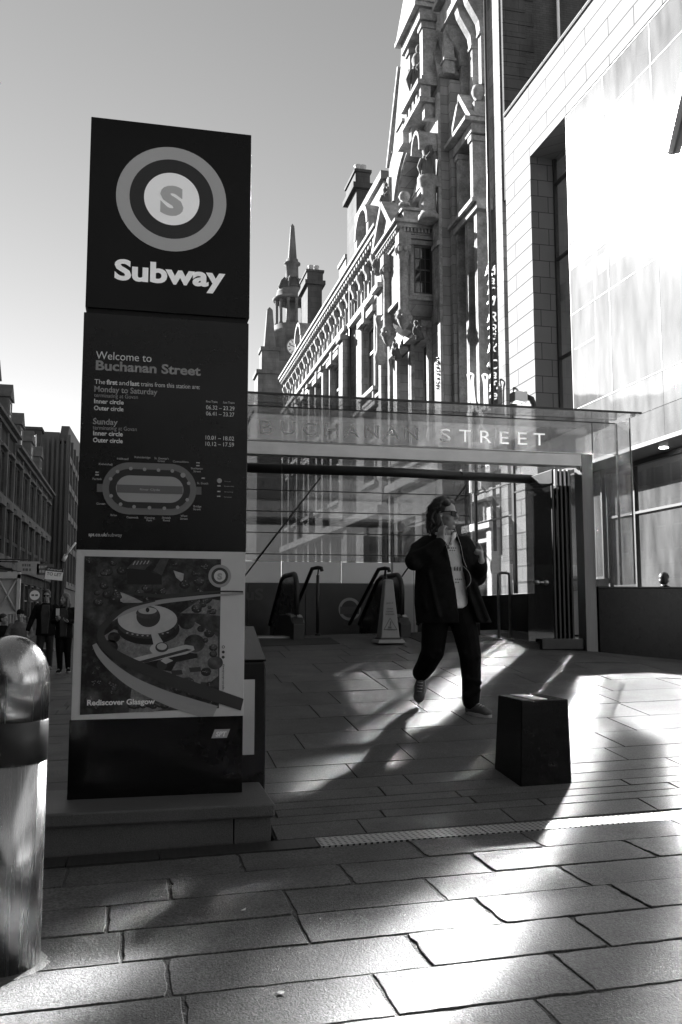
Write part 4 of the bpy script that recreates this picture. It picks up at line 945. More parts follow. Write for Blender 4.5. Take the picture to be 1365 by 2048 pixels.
# big arch: mouldings, inner wall and window, the round column in front with its statue
mb = MB()
for r0, r1, w0, w1 in ((arch_r, arch_r + .16, .0, .10), (arch_r + .16, arch_r + .34, .0, .20)):
    k = (20.75 - arch_z) / arch_r
    for i in range(20):
        a, b = math.pi * i / 20, math.pi * (i + 1) / 20
        pts = [(arch_c + r0 * math.cos(a), arch_z + r0 * k * math.sin(a)), (arch_c + r1 * math.cos(a), arch_z + r1 * k * math.sin(a)), (arch_c + r1 * math.cos(b), arch_z + r1 * k * math.sin(b)), (arch_c + r0 * math.cos(b), arch_z + r0 * k * math.sin(b))]
        mb.prism(pts, fr_, w0 + .002, w1)
fbox(mb, fr_, 34.5, 35.3, 20.6, 21.5, .0, .55); fbox(mb, fr_, 34.4, 35.4, 21.5, 21.62, .0, .62)
mb.build('arch_moulding', M['trim'], B_2)
mb = MB(); mb.quad(fr_(32.4, 17.2, -.99), fr_(37.4, 17.2, -.99), fr_(37.4, 20.9, -.99), fr_(32.4, 20.9, -.99)); mb.build('arch_back_wall', M['sandstone'], B_2)
mb = MB(); fbox(mb, fr_, 33.3, 36.5, 17.2, 17.5, -.985, -.6); mb.prism([(33.2, 19.2), (36.6, 19.2), (34.9, 20.2)], fr_, -.985, -.45); fbox(mb, fr_, 33.2, 36.6, 19.0, 19.2, -.985, -.5)
for y in (33.4, 34.7, 36.0): fbox(mb, fr_, y, y + .35, 17.5, 19.0, -.985, -.7)
mb.build('arch_tabernacle', M['trim'], B_2)
for a, b in ((33.78, 34.68), (35.08, 35.98)): window(B_2, fr_, a, b, 17.5, 18.95, -.9, 1, 2)
cxx = XF - .45
for y in (31.55, 36.9):
    cl = MB(); cl.lathe([(.40, 15.9), (.40, 16.1), (.34, 16.15), (.29, 16.3), (.27, 17.15), (.32, 17.22), (.36, 17.32), (.42, 17.5), (.42, 17.6), (.3, 17.62)], (cxx, y, 0), 18); cl.build('column', M['trim'], B_2)
statue((cxx, 31.55, 17.6), .88, 'statue', B_2, .0); statue((cxx, 36.9, 17.6), .88, 'statue', B_2, .1)
mb = MB(); pts_ = [(31.95 + .55 * math.cos(a), 18.8 + .85 * math.sin(a)) for a in [math.pi * .05 + math.pi * 1.0 * i / 12 for i in range(13)]]
for i in range(12): p0, p1 = pts_[i], pts_[i + 1]; mb.prism([p0, p1, (31.95 + (p1[0] - 31.95) * .82, 18.8 + (p1[1] - 18.8) * .82), (31.95 + (p0[0] - 31.95) * .82, 18.8 + (p0[1] - 18.8) * .82)], fr_, .003, .85)
mb.build('shell_hood', M['trim'], B_2)
# square projecting bay on a corbel, corner columns, entablature with dentils, parapet and balls
BW = 1.25
def oriel(mb, z0, z1, gr=0., g0=None):
    g0 = gr if g0 is None else g0
    def pt(g): return [(32.4 - g, .003), (32.4 - g, BW + g), (35.0 + g, BW + g), (35.0 + g, .003)]
    v = [fr_(u, z0, w) for u, w in pt(g0)] + [fr_(u, z1, w) for u, w in pt(gr)]
    mb.add(v, [(0, 1, 2, 3), (4, 5, 6, 7)] + [(i, i + 1, 5 + i, 4 + i) for i in range(3)] + [(3, 0, 4, 7)])
mb = MB(); oriel(mb, 13.05, 15.5)
for i in range(6): oriel(mb, 12.02 + .17 * i + .002, 12.19 + .17 * i, -.9 * (1 - (i + 1) / 6) ** 1.4, -.9 * (1 - i / 6) ** 1.4)
mb.build('bay', M['sandstone'], B_2)
mb = MB(); oriel(mb, 13.06, 13.2, .12); oriel(mb, 15.503, 15.65, .08); oriel(mb, 15.653, 15.85, .14); oriel(mb, 15.853, 16.0, .30); oriel(mb, 16.003, 16.12, .42); oriel(mb, 16.123, 16.68, -.08); oriel(mb, 16.683, 16.80, .0); mb.build('entablature', M['trim'], B_2)
mb = MB()
for k in range(11): u = 32.5 + k * .25; fbox(mb, fr_, u - .05, u + .05, 15.70, 15.851, BW + .135, BW + .26)
mb.build('dentils', M['trim'], B_2); mb = MB()
for k in range(9): w = .1 + k * .14; fbox(mb, fr_, 32.14, 32.265, 15.70, 15.851, w - .035, w + .035)
mb.build('dentils', M['trim'], B_2)
for u in (32.1, 34.3):
    cm = MB(); cm.lathe([(.05, 11.75), (.16, 11.9), (.30, 12.2), (.26, 12.35), (.30, 12.45), (.23, 12.52), (.20, 12.65), (.175, 14.5), (.20, 14.55), (.22, 14.68), (.29, 14.95), (.32, 15.02), (.25, 15.05)], (XF - BW - .05, u, 0), 18)
    cm.box(XF - BW - .3, XF - BW + .2, u - .24, u + .24, 15.05, 15.5)
    for k in range(8): a = k * math.pi / 4; cm.ell((XF - BW - .05 + .27 * math.cos(a), u + .27 * math.sin(a), 14.86), (.08, .08, .13), 8, 6); cm.ell((XF - BW - .05 + .26 * math.cos(a + .4), u + .26 * math.sin(a + .4), 12.22), (.08, .08, .1), 8, 6)
    cm.build('column', M['trim'], B_2)
    cm = MB(); cm.lathe([(.22, 16.8), (.22, 16.9), (.09, 16.95), (.09, 17.0), (.18, 17.06), (.23, 17.2), (.17, 17.34), (.02, 17.42)], (XF - BW + .1, u + .3, 0), 16); cm.build('ball_finial', M['trim'], B_2)
# window on the near side of the bay
can = lambda u, q, w: (XF - BW + u, 32.4 - w, q)
mb = MB(); mb.quad(can(.5, 13.35, .012), can(1.12, 13.35, .012), can(1.12, 15.2, .012), can(.5, 15.2, .012)); po = mb.build('bay_window', M['pane'], B_2)
mb = MB()
for a, b, c, d in ((.44, .51, 13.3, 15.25), (1.11, 1.18, 13.3, 15.25), (.51, 1.11, 15.17, 15.25), (.51, 1.11, 13.3, 13.38), (.51, 1.11, 14.25, 14.31), (.70, .72, 13.38, 14.25), (.90, .92, 13.38, 14.25), (.70, .72, 14.31, 15.17), (.90, .92, 14.31, 15.17), (.51, 1.11, 14.72, 14.74), (.51, 1.11, 13.8, 13.82)): fbox(mb, can, a, b, c, d, .0, .04)
mb.build('sash', M['frame_dark'], po)
mb = MB(); fbox(mb, can, .3, .44, 13.25, 15.4, .002, .07); fbox(mb, can, 1.18, 1.249, 13.25, 15.4, .002, .07); fbox(mb, can, .25, 1.249, 15.26, 15.42, .002, .11); fbox(mb, can, .25, 1.249, 13.21, 13.30, .002, .12)
mb.build('bay_surround', M['trim'], B_2)
# pediment over the front of the bay, with a reclining figure
mb = MB(); mb.prism([(32.7, 16.13), (35.5, 16.13), (34.1, 17.5)], fr_, BW - .25, BW + .16)
for a, b in (((32.5, 16.13), (34.05, 17.72)), ((35.7, 16.13), (34.15, 17.72))):
    s_ = 1 if a[0] < b[0] else -1; mb.prism([a, (a[0] + .35 * s_, a[1]), (b[0], b[1] - .32), (b[0], b[1])], fr_, BW - .25, BW + .40)
mb.build('pediment', M['trim'], B_2); statue((XF - BW - .1, 34.3, 17.55), .62, 'statue', B_2); statue((XF - .5, 38.5, 16.4), .75, 'statue', B_2)
mb = MB(); fbox(mb, fr_, 38.1, 39.0, 14.4, 15.6, .003, .5); fbox(mb, fr_, 38.0, 39.1, 15.6, 15.85, .003, .75); fbox(mb, fr_, 38.05, 39.05, 15.85, 16.4, .003, .55); mb.build('pier_cap', M['trim'], B_2)
cm = MB(); cm.lathe([(.18, 12.2), (.30, 12.5), (.24, 12.7), (.19, 12.8), (.16, 13.9), (.24, 14.25), (.26, 14.4)], (XF - .5, 38.5, 0), 14); cm.build('column', M['trim'], B_2)
# busts under the oriel, lower window surrounds and hoods
statue((XF - .5, 32.6, 11.6), .5, 'bust', B_2, -.2); statue((XF - .5, 35.6, 11.6), .5, 'bust', B_2, -.2)
for a, b in ((32.9, 34.9), (35.3, 37.0)):
    window(B_2, fr_, a, b, 7.9, 12.0, -.35, 2, 2, split=[.62])
    mb = MB(); fbox(mb, fr_, a - .25, a, 7.6, 12.1, .003, .16); fbox(mb, fr_, b, b + .25, 7.6, 12.1, .003, .16); fbox(mb, fr_, a - .3, b + .3, 12.1, 12.35, .003, .45); fbox(mb, fr_, a - .35, b + .35, 7.35, 7.6, .003, .35); mb.prism([(a - .3, 12.36), (b + .3, 12.36), ((a + b) / 2, 12.95)], fr_, .003, .4)
    mb.build('window_surround', M['trim'], B_2)
for a, b in ((32.2, 34.2), (35.0, 37.6)): window(B_2, fr_, a, b, 1.0, 5.0, -.4, 2, 1)
# string courses and pilasters on the main block
mb = MB()
for z, h_, w in ((6.3, .35, .3), (7.0, .15, .18)): fbox(mb, fr_, 31.3, 38.6, z, z + h_, .003, w)
for y in (31.32, 38.3): fbox(mb, fr_, y, y + .28, -.1, 21.0, .003, .12)
fbox(mb, fr_, 31.62, 31.95, 12.0, 17.2, .003, .16); fbox(mb, fr_, 31.3, 31.98, 17.2, 17.36, .003, .22)
fbox(mb, fr_, 31.3, 31.98, 14.9, 15.06, .003, .22)
mb.build('string_course', M['trim'], B_2)
# near bay trim
fn = lambda u, q, w: (XF - W0 - w, NB(u), q)
mb = MB()
for y in (26.0, 27.05, 28.3): fbox(mb, fn, y, y + .12, 5.3, 15.2, .003, .52); fbox(mb, fn, y + .17, y + .30, 5.3, 15.2, .003, .52); fbox(mb, fn, y + .12, y + .17, 5.3, 15.2, .003, .40)
fbox(mb, fn, 25.7, 28.7, 15.2, 15.45, .003, .62); fbox(mb, fn, 25.7, 28.7, 15.45, 15.6, .003, .78)
for y in (26.35, 28.0): fbox(mb, fn, y, y + .30, 15.7, 18.2, .003, .52); fbox(mb, fn, y - .05, y + .35, 18.0, 18.2, .003, .58)
fbox(mb, fn, 26.2, 28.45, 18.25, 18.6, .003, .60); fbox(mb, fn, 26.0, 28.65, 18.6, 18.75, .003, .90)
fbox(mb, fn, 26.15, 28.5, 18.751, 18.77, .003, .5)
for a, b in (((25.95, 18.76), (27.3, 20.0)), ((28.7, 18.76), (27.35, 20.0))):
    s_ = 1 if a[0] < b[0] else -1; mb.prism([a, (a[0] + .3 * s_, a[1]), (b[0], b[1] - .05), (b[0], b[1] + .22)], fn, .003, .72)
fbox(mb, fn, 26.1, 26.35, 18.77, 19.4, .1, .5)
for y in (25.95, 26.95, 28.25, 29.2):
    fbox(mb, fn, y, y + .3, 20.0, 22.0, .003, .26); mb.prism([(22.0, .0), (22.0, .30), (22.4, .34), (23.1, .75), (23.5, .85), (23.5, .0)], lambda u, q, w: fn(w, u, q + .003), y - .04, y + .34); fbox(mb, fn, y - .03, y + .33, 21.9, 22.0, .003, .33)
fbox(mb, fn, 22.2, 28.8, 23.5, 24.3, .003, .95); fbox(mb, fn, 22.2, 28.8, 24.3, 24.5, .003, 1.25)
fbox(mb, fn, 22.3, 28.7, 5.0, 5.3, .003, .35)
mb.build('bay_trim', M['trim'], B_2)
mb = MB(); mb.lathe([(.18, 19.4), (.1, 19.48), (.2, 19.6), (.26, 19.8), (.2, 20.0), (.02, 20.1)], (XF - W0 - .3, NB(26.22), 0), 16); mb.build('ball_finial', M['trim'], B_2)
for a, b, c, d in ((26.7, 27.9, 15.9, 18.2), (26.35, 26.95, 8.2, 14.4), (27.65, 28.25, 8.2, 14.4), (26.2, 26.85, 20.6, 23.2), (27.4, 28.05, 20.6, 23.2)):
    window(B_2, fn, a, b, c, d, -.3, 1, 2 if d - c < 3 else 3, fm=M['frame_dark'])
mb = MB(); mb.tube([(XF - .12, 26.4, 3.0), (XF - .12, 26.4, 26)], .06, 8); mb.build('drainpipe', M['dark_steel'], B_2)
# side wall of dark brick with stone quoins, seen over the shop roof
mb = MB(); mb.box(XF + .05, XF + 12, 25.36, 25.59, 14, 34); mb.build('side_wall', M['brick'], B_2)
mb = MB(); k = 0; z = 16.8
while z < 30: L = .75 if k % 2 else .45; mb.box(XF + .02, XF + .35 + L, 25.325, 25.358, z, z + .42); z += .44; k += 1
mb.build('quoins', M['soot'], B_2)
sw = lambda u, q, w: (u, 25.36 - w, q)
window(B_2, sw, 13.3, 13.55, 17.6, 19.6, .03, 1, 2, fm=M['frame_dark'])
mb = MB()
mb.tube([(12.9, 25.2, 16.6), (12.9, 25.2, 28)], .05, 8); mb.build('drainpipe', M['print_white'], B_2)
fn = lambda u, q, w: (XF - W0 - w, u + 2.4, q)
# doorway and shopfront at street level
mb = MB(); fbox(mb, fn, 25.75, 26.15, -.1, 3.9, .003, .5); fbox(mb, fn, 28.45, 28.85, -.1, 3.9, .003, .5); fbox(mb, fn, 25.6, 29.0, 3.9, 4.15, .003, .62); fbox(mb, fn, 26.15, 28.45, 3.5, 3.9, .003, .3); fbox(mb, fn, 25.75, 26.1, 4.16, 4.6, .1, .5); mb.build('doorway', M['white_paint'], B_2)
mb = MB(); fbox(mb, fn, 26.3, 28.3, .0, 3.5, -.3, -.25); mb.build('door', M['black_paint'], B_2)
mb = MB(); fbox(mb, fn, 27.3, 30.0, 4.2, 4.95, .003, .10); at = mb.build('plaque', M['trim'], B_2)
tf = lambda u, q, w: fn(30.0 - u, q, .104 + w)
mb = MB(); put_text(mb, 'ATHENAEUM', tf, .15, 4.36, .40, width=2.4, bold=.0); mb.build('lettering', M['shopsign'], at)
mb = MB(); fbox(mb, fn, 29.4, 33.6, 5.35, 6.25, .40, .52); fa = mb.build('fascia', M['panel_grey'], B_2)
tf = lambda u, q, w: fn(33.4 - u, q, .525 + w)
mb = MB(); put_text(mb, 'Hard Rock Cafe', tf, .3, 5.62, .46, width=3.4, shear=.25, bold=.02, depth=.02); mb.build('lettering', M['sign_white'], fa)
mb = MB()
for k in range(10): fbox(mb, fn, 25.62, 25.62 + (.5 if k % 2 else .36), .4 + k * .42, .79 + k * .42, .505 - .5, .56 - .35)
mb.build('quoins', M['white_paint'], B_2)
fn = None
rs = thing('round_sign', 'round projecting neon sign hanging beside the theatre doorway', 'sign', (10.6, 28.9, 3))
mb = MB(); rf = lambda u, q, w: (10.55 + u, 28.9 - w, q)
disc(mb, rf, 0, 3.05, .42, n=36); disc(mb, rf, 0, 3.05, .42, n=36, w=-.12)
v = [(10.55 + .42 * math.cos(2 * math.pi * i / 36), 3.05 + .42 * math.sin(2 * math.pi * i / 36)) for i in range(36)]
for i in range(36): a, b = v[i], v[(i + 1) % 36]; mb.quad((a[0], 28.9, a[1]), (b[0], 28.9, b[1]), (b[0], 29.02, b[1]), (a[0], 29.02, a[1]))
mb.build('disc', M['black_paint'], rs)
mb = MB(); disc(mb, rf, 0, 3.05, .41, .36, n=36, w=.004); put_text(mb, 'rock', lambda u, q, w: rf(u, q, .004), 0, 2.93, .24, align='C', width=.62, bold=.03); mb.build('lettering', M['print_white'], rs)
mb = MB(); mb.tube([(10.97, 28.96, 3.2), (11.6, 28.96, 3.2)], .03, 6); mb.build('arm', M['black_paint'], rs)

# vertical neon sign and the neon guitars below it
nsn = thing('neon_sign', 'tall vertical script sign of outlined letters held out on dark wall arms', 'sign', (10.6, 26.5, 8))
NX, NY = 10.72, 26.5
nf = lambda u, q, w: (NX + u, NY - w, q)
zz = 12.32; items = [('H', .40), ('a', .32), ('r', .30), ('d', .40), ('', .13), ('R', .40), ('o', .30), ('c', .30), ('k', .40), ('', .15), ('C', .42), ('a', .31), ('f', .38), ('e', .30)]
for t, h_ in items:
    zz -= h_
    if not t: continue
    bm_ = MB(); fm_ = MB()
    put_text(bm_, t, nf, .27, zz + .03, .36, shear=.25, align='C', bold=.05, depth=.14)
    put_text(fm_, t, lambda u, q, w: nf(u, q, w + .006), .27, zz + .03, .36, shear=.25, align='C', bold=.012)
    lc_ = bm_.build('letter_case', M['black_paint'], nsn); fm_.build('lettering', M['neon'], lc_)
for z in (12.08, 10.08, 9.62, 8.2):
    mb = MB(); mb.box(NX + .4, XF + .35, NY + .05, NY + .13, z, z + .07); mb.build('arm', M['black_paint'], nsn)
gt = thing('guitar_sign', 'neon outline sign of two guitars standing below the vertical script sign', 'sign', (10.5, 26.6, 6))
gf_ = lambda u, q: (10.55 + u, 26.36 + u * .3, q)
def gtr(cx, cz, s, a):
    mbx = MB(); pts = [(0, 0), (.30, .05), (.36, .35), (.22, .6), (.30, .9), (.2, 1.1), (.06, 1.15), (.05, 2.0), (.1, 2.3), (-.1, 2.3), (-.05, 2.0), (-.06, 1.15), (-.2, 1.1), (-.30, .9), (-.22, .6), (-.36, .35), (-.30, .05), (0, 0)]
    P = spline([(cx + s * (u * math.cos(a) - q * math.sin(a)), cz + s * (u * math.sin(a) + q * math.cos(a))) for u, q in pts], 4)
    mbx.tube([gf_(*p) for p in P], 0.02 * s + .018, 6); mbx.build('neon_tube', M['neon'], gt)
gtr(-.20, 6.35, .95, .12); gtr(.14, 6.5, .9, .02)
mb = MB(); mb.prism([(-.5, 6.1), (.42, 6.1), (.4, 7.3), (.2, 7.6), (.2, 8.4), (.08, 8.4), (.06, 7.6), (-.12, 7.4), (-.36, 8.3), (-.5, 8.3), (-.42, 7.4)], lambda u, q, w: (10.57 + u, 26.43 + w + u * .3, q), 0, .05); mb.build('backing', M['black_paint'], gt)
# wrought ornaments on the piers
for y, z, lab in ((31.55, 9.5, 'black wrought iron ornament on the pier right of the oriel'), (37.95, 8.1, 'black wrought iron ornament on the pier left of the lower windows')):
    o = thing('iron_ornament', lab, 'ornament', (XF - .2, y, z)); mb = MB()
    for k in range(6):
        a = k * 1.1; mb.tube([(XF - .05 - .14 * (j % 2), y + .16 * math.sin(a + j * .9) * (1 - j / 9), z + .2 * k + .09 * math.cos(a + j * .9)) for j in range(7)], .03, 5)
    mb.tube([(XF - .06, y, z - .1), (XF - .06, y, z + 1.3)], .04, 6); mb.build('scroll', M['black_paint'], o)

# ------------------------------------------------------------ long four-storey sandstone block beyond the theatre
O_ = thing('office_block', 'long sandstone block with a bracketed cornice and two chimneys beyond the gabled theatre', 'building', (XF, 54, 0))
UA, UB = 39.1, 67.5
cols = [41.0, 48.7, 53.1, 57.5, 61.9, 65.3]
cw = [2.5, 2.5, 2.5, 2.5, 2.2, 1.9]
hol = []
for c, w in zip(cols, cw): hol += [(c, c + w, 11.95, 15.3), (c, c + w, 7.3, 10.9), (c - .1, c + w + .1, 1.2, 5.4)]
up = []
y = 39.9
while y < 67: up.append((y, y + .85, 16.9, 18.15)); y += 1.42
mb = MB(); wall(mb, fr_, UA, UB, -.1, 16.2, hol, .45); wall(mb, fr_, UA, UB, 16.2, 19.2, up, .3)
mb.quad(fr_(UB, -.1, 0), fr_(UB, -.1, -14), fr_(UB, 19.2, -14), fr_(UB, 19.2, 0)); mb.quad(fr_(UA, 16, 0), fr_(UA, 16, -6), fr_(UA, 21.8, -6), fr_(UA, 19.2, 0))
wa = mb.build('wall', M['sandstone'], O_)
for c, w in zip(cols, cw):
    window(O_, fr_, c, c + w, 11.95, 15.3, -.22, 2, 2, fr=.13, split=[.60]); window(O_, fr_, c, c + w, 7.3, 10.9, -.22, 2, 2, fr=.12, split=[.62]); window(O_, fr_, c - .1, c + w + .1, 1.2, 5.4, -.3, 2, 1, fm=M['frame_dark'])
for a, b, c, d in up: window(O_, fr_, a, b, c, d, -.2, 1, 2)
for c, w in zip(cols, cw):
    mb = MB(); fbox(mb, fr_, c - .2, c, 11.8, 15.45, .003, .12); fbox(mb, fr_, c + w, c + w + .2, 11.8, 15.45, .003, .12); fbox(mb, fr_, c - .32, c + w + .32, 15.45, 15.75, .003, .28); fbox(mb, fr_, c - .25, c + w + .25, 11.6, 11.8, .003, .25); mb.prism([(c + w / 2 - .16, 15.3), (c + w / 2 + .16, 15.3), (c + w / 2 + .24, 16.0), (c + w / 2 - .24, 16.0)], fr_, .004, .36); [fbox(mb, fr_, u, u + .18, 11.25, 11.6, .003, .2) for u in (c - .1, c + w - .08)]; mb.build('window_surround', M['trim'], O_); mb = MB()
    fbox(mb, fr_, c - .2, c + w + .2, 10.9, 11.1, .003, .16); fbox(mb, fr_, c - .2, c + w + .2, 7.1, 7.3, .003, .2); mb.build('window_surround', M['trim'], O_)
for y in (39.0, 45.9, 52.2, 56.6, 61.0, 64.5, 67.4):
    w = .9 if y == 45.9 else .45
    mb = MB(); fbox(mb, fr_, y, y + w, 5.9, 15.8, .003, .32 if w < .6 else .55); fbox(mb, fr_, y - .08, y + w + .08, 15.55, 15.8, .003, .48 if w < .6 else .7)
    fbox(mb, fr_, y, y + w, -.1, 5.5, .003, .32); mb.build('pilaster', M['sandstone'], O_)
mb = MB(); fbox(mb, fr_, 46.0, UB, 15.85, 16.12, .003, .28); fbox(mb, fr_, 46.0, UB, 16.12, 16.36, .003, .46); fbox(mb, fr_, UA, 46.0, 16.1, 16.4, .003, .3)
fbox(mb, fr_, UA, UB, 5.5, 5.9, .003, .5); fbox(mb, fr_, UA, UB, 11.2, 11.35, .003, .14)
mb.build('string_course', M['trim'], O_)
mb = MB(); fbox(mb, fr_, UA, UB + .4, 18.3, 18.5, .003, .22); fbox(mb, fr_, UA, UB + .5, 18.72, 18.95, .003, .52); fbox(mb, fr_, UA, UB + .55, 18.95, 19.1, .003, .62)
y = 39.3
while y < UB: fbox(mb, fr_, y, y + .2, 18.5, 18.718, .003, .45); y += .47
mb.build('cornice', M['trim'], O_)
# consoles and small columns between the attic windows
for i, (a, b, c, d) in enumerate(up):
    x = (b + .285); mb = MB()
    mb.prism([(0, 17.5), (.12, 17.6), (.14, 17.85), (.27, 18.1), (.28, 18.3), (0, 18.3)], lambda u, q, w: fr_(w, q, u + .003), x - .13, x + .13)
    mb.lathe([(.10, 16.5), (.09, 16.6), (.08, 17.3), (.13, 17.5)], (XF - .14, x, 0), 8); mb.build('attic_console', M['trim'], O_)
mb = MB(); mb.prism([(.5, 18.9), (4.8, 21.0), (9, 21.0), (12, 18.9)], lambda u, q, w: (XF + u, w, q), UA + 1.0, UB - .2); mb.build('roof', M['slate'], O_)
mb = MB(); fbox(mb, fr_, 49.6, 51.4, 19.0, 21.6, -2.6, -.5); fbox(mb, fr_, 49.5, 51.5, 21.6, 21.8, -2.7, -.4); mb.build('roof_vent', M['trim'], O_)
def chimney(ya, yb, x0, x1, z0, z1, parent):
    mb = MB(); mb.box(x0, x1, ya, yb, z0, z1 - 1.1); mb.box(x0 - .22, x1 + .22, ya - .22, yb + .22, z1 - 1.1, z1 - .8); mb.box(x0 - .06, x1 + .06, ya - .06, yb + .06, z1 - .8, z1 - .16); mb.box(x0 - .14, x1 + .14, ya - .14, yb + .14, z1 - .16, z1)
    c = mb.build('chimney', M['soot'], parent)
    for k in range(2): p = MB(); p.lathe([(.2, 0), (.17, .35), (.21, .42), (.2, .5)], (x0 + (x1 - x0) * (.3 + .4 * k), ya + .5, z1), 12); p.build('pot', M['print_dim'], c)
chimney(62.0, 64.5, XF + .55, XF + 1.6, 18.9, 25.6, O_); chimney(46.0, 48.2, XF + .25, XF + .95, 18.9, 25.2, O_)
def scroll(yc, s, parent):
    mb = MB()
    pts = [(yc + s * 1.0 * math.cos(a), 19.1 + s * .55 + s * .95 * math.sin(a)) for a in [math.pi * i / 14 for i in range(15)]]
    for i in range(14):
        p, q = pts[i], pts[i + 1]; k = .80; c = (yc, 19.1 + s * .55)
        mb.prism([p, q, (c[0] + (q[0] - c[0]) * k, c[1] + (q[1] - c[1]) * k), (c[0] + (p[0] - c[0]) * k, c[1] + (p[1] - c[1]) * k)], fr_, -.5, .55)
    fbox(mb, fr_, yc - s, yc - s * .72, 19.08, 19.1 + s * .55, -.5, .5); fbox(mb, fr_, yc + s * .72, yc + s, 19.08, 19.1 + s * .55, -.5, .5); fbox(mb, fr_, yc - s * .72, yc + s * .72, 19.08, 20.0 + s * .3, -.5, .0)
    mb.build('scrolled_dormer', M['trim'], parent)
scroll(60.0, 1.2, O_); scroll(41.9, 1.35, O_)
mb = MB(); fbox(mb, fr_, 40.0, 45.0, 19.0, 21.7, -1.0, -.12); fbox(mb, fr_, 39.85, 45.1, 21.7, 22.1, -1.1, .05); mb.build('attic_storey', M['sandstone'], O_)
mb = MB(); mb.tube([(XF - .2, 45.6, 1), (XF - .2, 45.6, 19)], .07, 8); mb.build('drainpipe', M['dark_steel'], O_)

# ------------------------------------------------------------ church with the clock tower far down the street
C_ = thing('church', 'distant church with a domed clock tower, slim spire and obelisk pinnacles', 'church', (17.9, 105, -.4))
tx, ty = 18.2, 108.4
mb = MB(); mb.box(tx - 2.6, tx + 2.6, ty - 2.6, ty + 2.6, 0, 31.2); mb.box(tx - 2.8, tx + 2.8, ty - 2.8, ty + 2.8, 29.9, 30.3); mb.box(13.2, 24, 96, 130, -.4, 24.5); mb.box(12.9, 24.3, 95.7, 130.3, 24.5, 25.2)
mb.box(12.3, 15.2, 95, 98, -.4, 26.6); mb.box(20.5, 23.5, 95, 98, -.4, 26.6); mb.box(12.1, 15.4, 94.8, 98.2, 26.6, 27.0)
mb.build('wall', M['churchstone'], C_)
mb = MB(); mb.lathe([(2.55, 31.2), (2.55, 34.9), (2.75, 35.0), (2.75, 35.4), (2.3, 35.5), (2.3, 36.2), (2.2, 36.25)], (tx, ty, 0), 28); mb.build('drum', M['churchstone'], C_)
for k in range(12):
    a = 2 * math.pi * (k + .25) / 12; mb = MB(); mb.lathe([(.26, 36.25), (.24, 36.5), (.19, 36.6), (.17, 39.0), (.25, 39.3), (.25, 39.4)], (tx + 1.95 * math.cos(a), ty + 1.95 * math.sin(a), 0), 10); mb.build('column', M['churchstone'], C_)
mb = MB(); mb.lathe([(.75, 36.2), (.75, 39.4)], (tx, ty, 0), 12); mb.lathe([(2.15, 39.4), (2.35, 39.55), (2.45, 39.75), (2.1, 39.9), (1.95, 40.5), (1.85, 40.9)], (tx, ty, 0), 28); mb.build('lantern', M['churchstone'], C_)
mb = MB(); mb.lathe([(1.75, 40.9), (1.7, 41.3), (1.5, 41.9), (1.15, 42.35), (.85, 42.5)], (tx, ty, 0), 24); dm = mb.build('dome', M['slate'], C_)
mb = MB()
for k in range(8): a = 2 * math.pi * (k + .5) / 8; mb.tube([(tx + r * math.cos(a), ty + r * math.sin(a), z) for r, z in ((1.84, 40.9), (1.76, 41.35), (1.54, 41.95), (1.1, 42.45))], .12, 6)
mb.build('dome_rib', M['churchstone'], dm)
mb = MB(); mb.lathe([(.9, 42.4), (.82, 42.6), (.78, 44.2), (1.05, 44.35), (1.05, 44.5), (.8, 44.6), (.72, 45.0)], (tx, ty, 0), 20); mb.frust((tx, ty, 45.0), (.50, .50), (tx, ty, 49.3), (.22, .22)); mb.frust((tx, ty, 49.3), (.22, .22), (tx, ty, 49.7), (.02, .02)); mb.build('spire', M['churchstone'], C_)
for ux, uy in ((0, -1), (-1, 0)):
    q = MB(); ff = (lambda u, v_, w: (tx + u, ty - 2.62 - w, v_)) if uy else (lambda u, v_, w: (tx - 2.62 - w, ty - u, v_))
    disc(q, ff, 0, 33.0, 1.15, .98, n=36, mi=1); disc(q, ff, 0, 33.0, .98, n=36, mi=0, w=.0)
    for k in range(12): a = k * math.pi / 6; band(q, ff, [(.62 * math.cos(a), 33 + .62 * math.sin(a)), (.92 * math.cos(a), 33 + .92 * math.sin(a))], .05, 1, .02)
    band(q, ff, [(0, 33), (.25, 32.35)], .06, 1, .03); band(q, ff, [(0, 33), (-.75, 33.25)], .05, 1, .03)
    q.build('clock_face', [M['print_white'], M['shopsign']], C_)
for ox, oy, s_ in ((13.7, 96.4, 1.0), (13.3, 129, 1.25), (22, 96.4, 1.0)):
    mb = MB(); mb.box(ox - .95 * s_, ox + .95 * s_, oy - .95 * s_, oy + .95 * s_, 26.9, 29.3 * 1.0); mb.box(ox - 1.1 * s_, ox + 1.1 * s_, oy - 1.1 * s_, oy + 1.1 * s_, 29.3, 29.7); mb.frust((ox, oy, 29.7), (.62 * s_, .62 * s_), (ox, oy, 29.7 + 4.4 * s_), (.3 * s_, .3 * s_)); mb.frust((ox, oy, 29.7 + 4.4 * s_), (.3 * s_, .3 * s_), (ox, oy, 30.1 + 4.4 * s_), (.02, .02)); mb.build('obelisk', M['churchstone'], C_)
mb = MB(); cfn = lambda u, v_, w: (u, 95.99 - w, v_)
mb.prism([(16.0, 17), (20.2, 17), (20.2, 21.0)] + [(18.1 + 2.1 * math.cos(a), 21 + 2.1 * math.sin(a)) for a in [math.pi * i / 14 for i in range(1, 14)]] + [(16.0, 21.0)], cfn, 0, .05); mb.build('arched_window', M['pane'], C_)

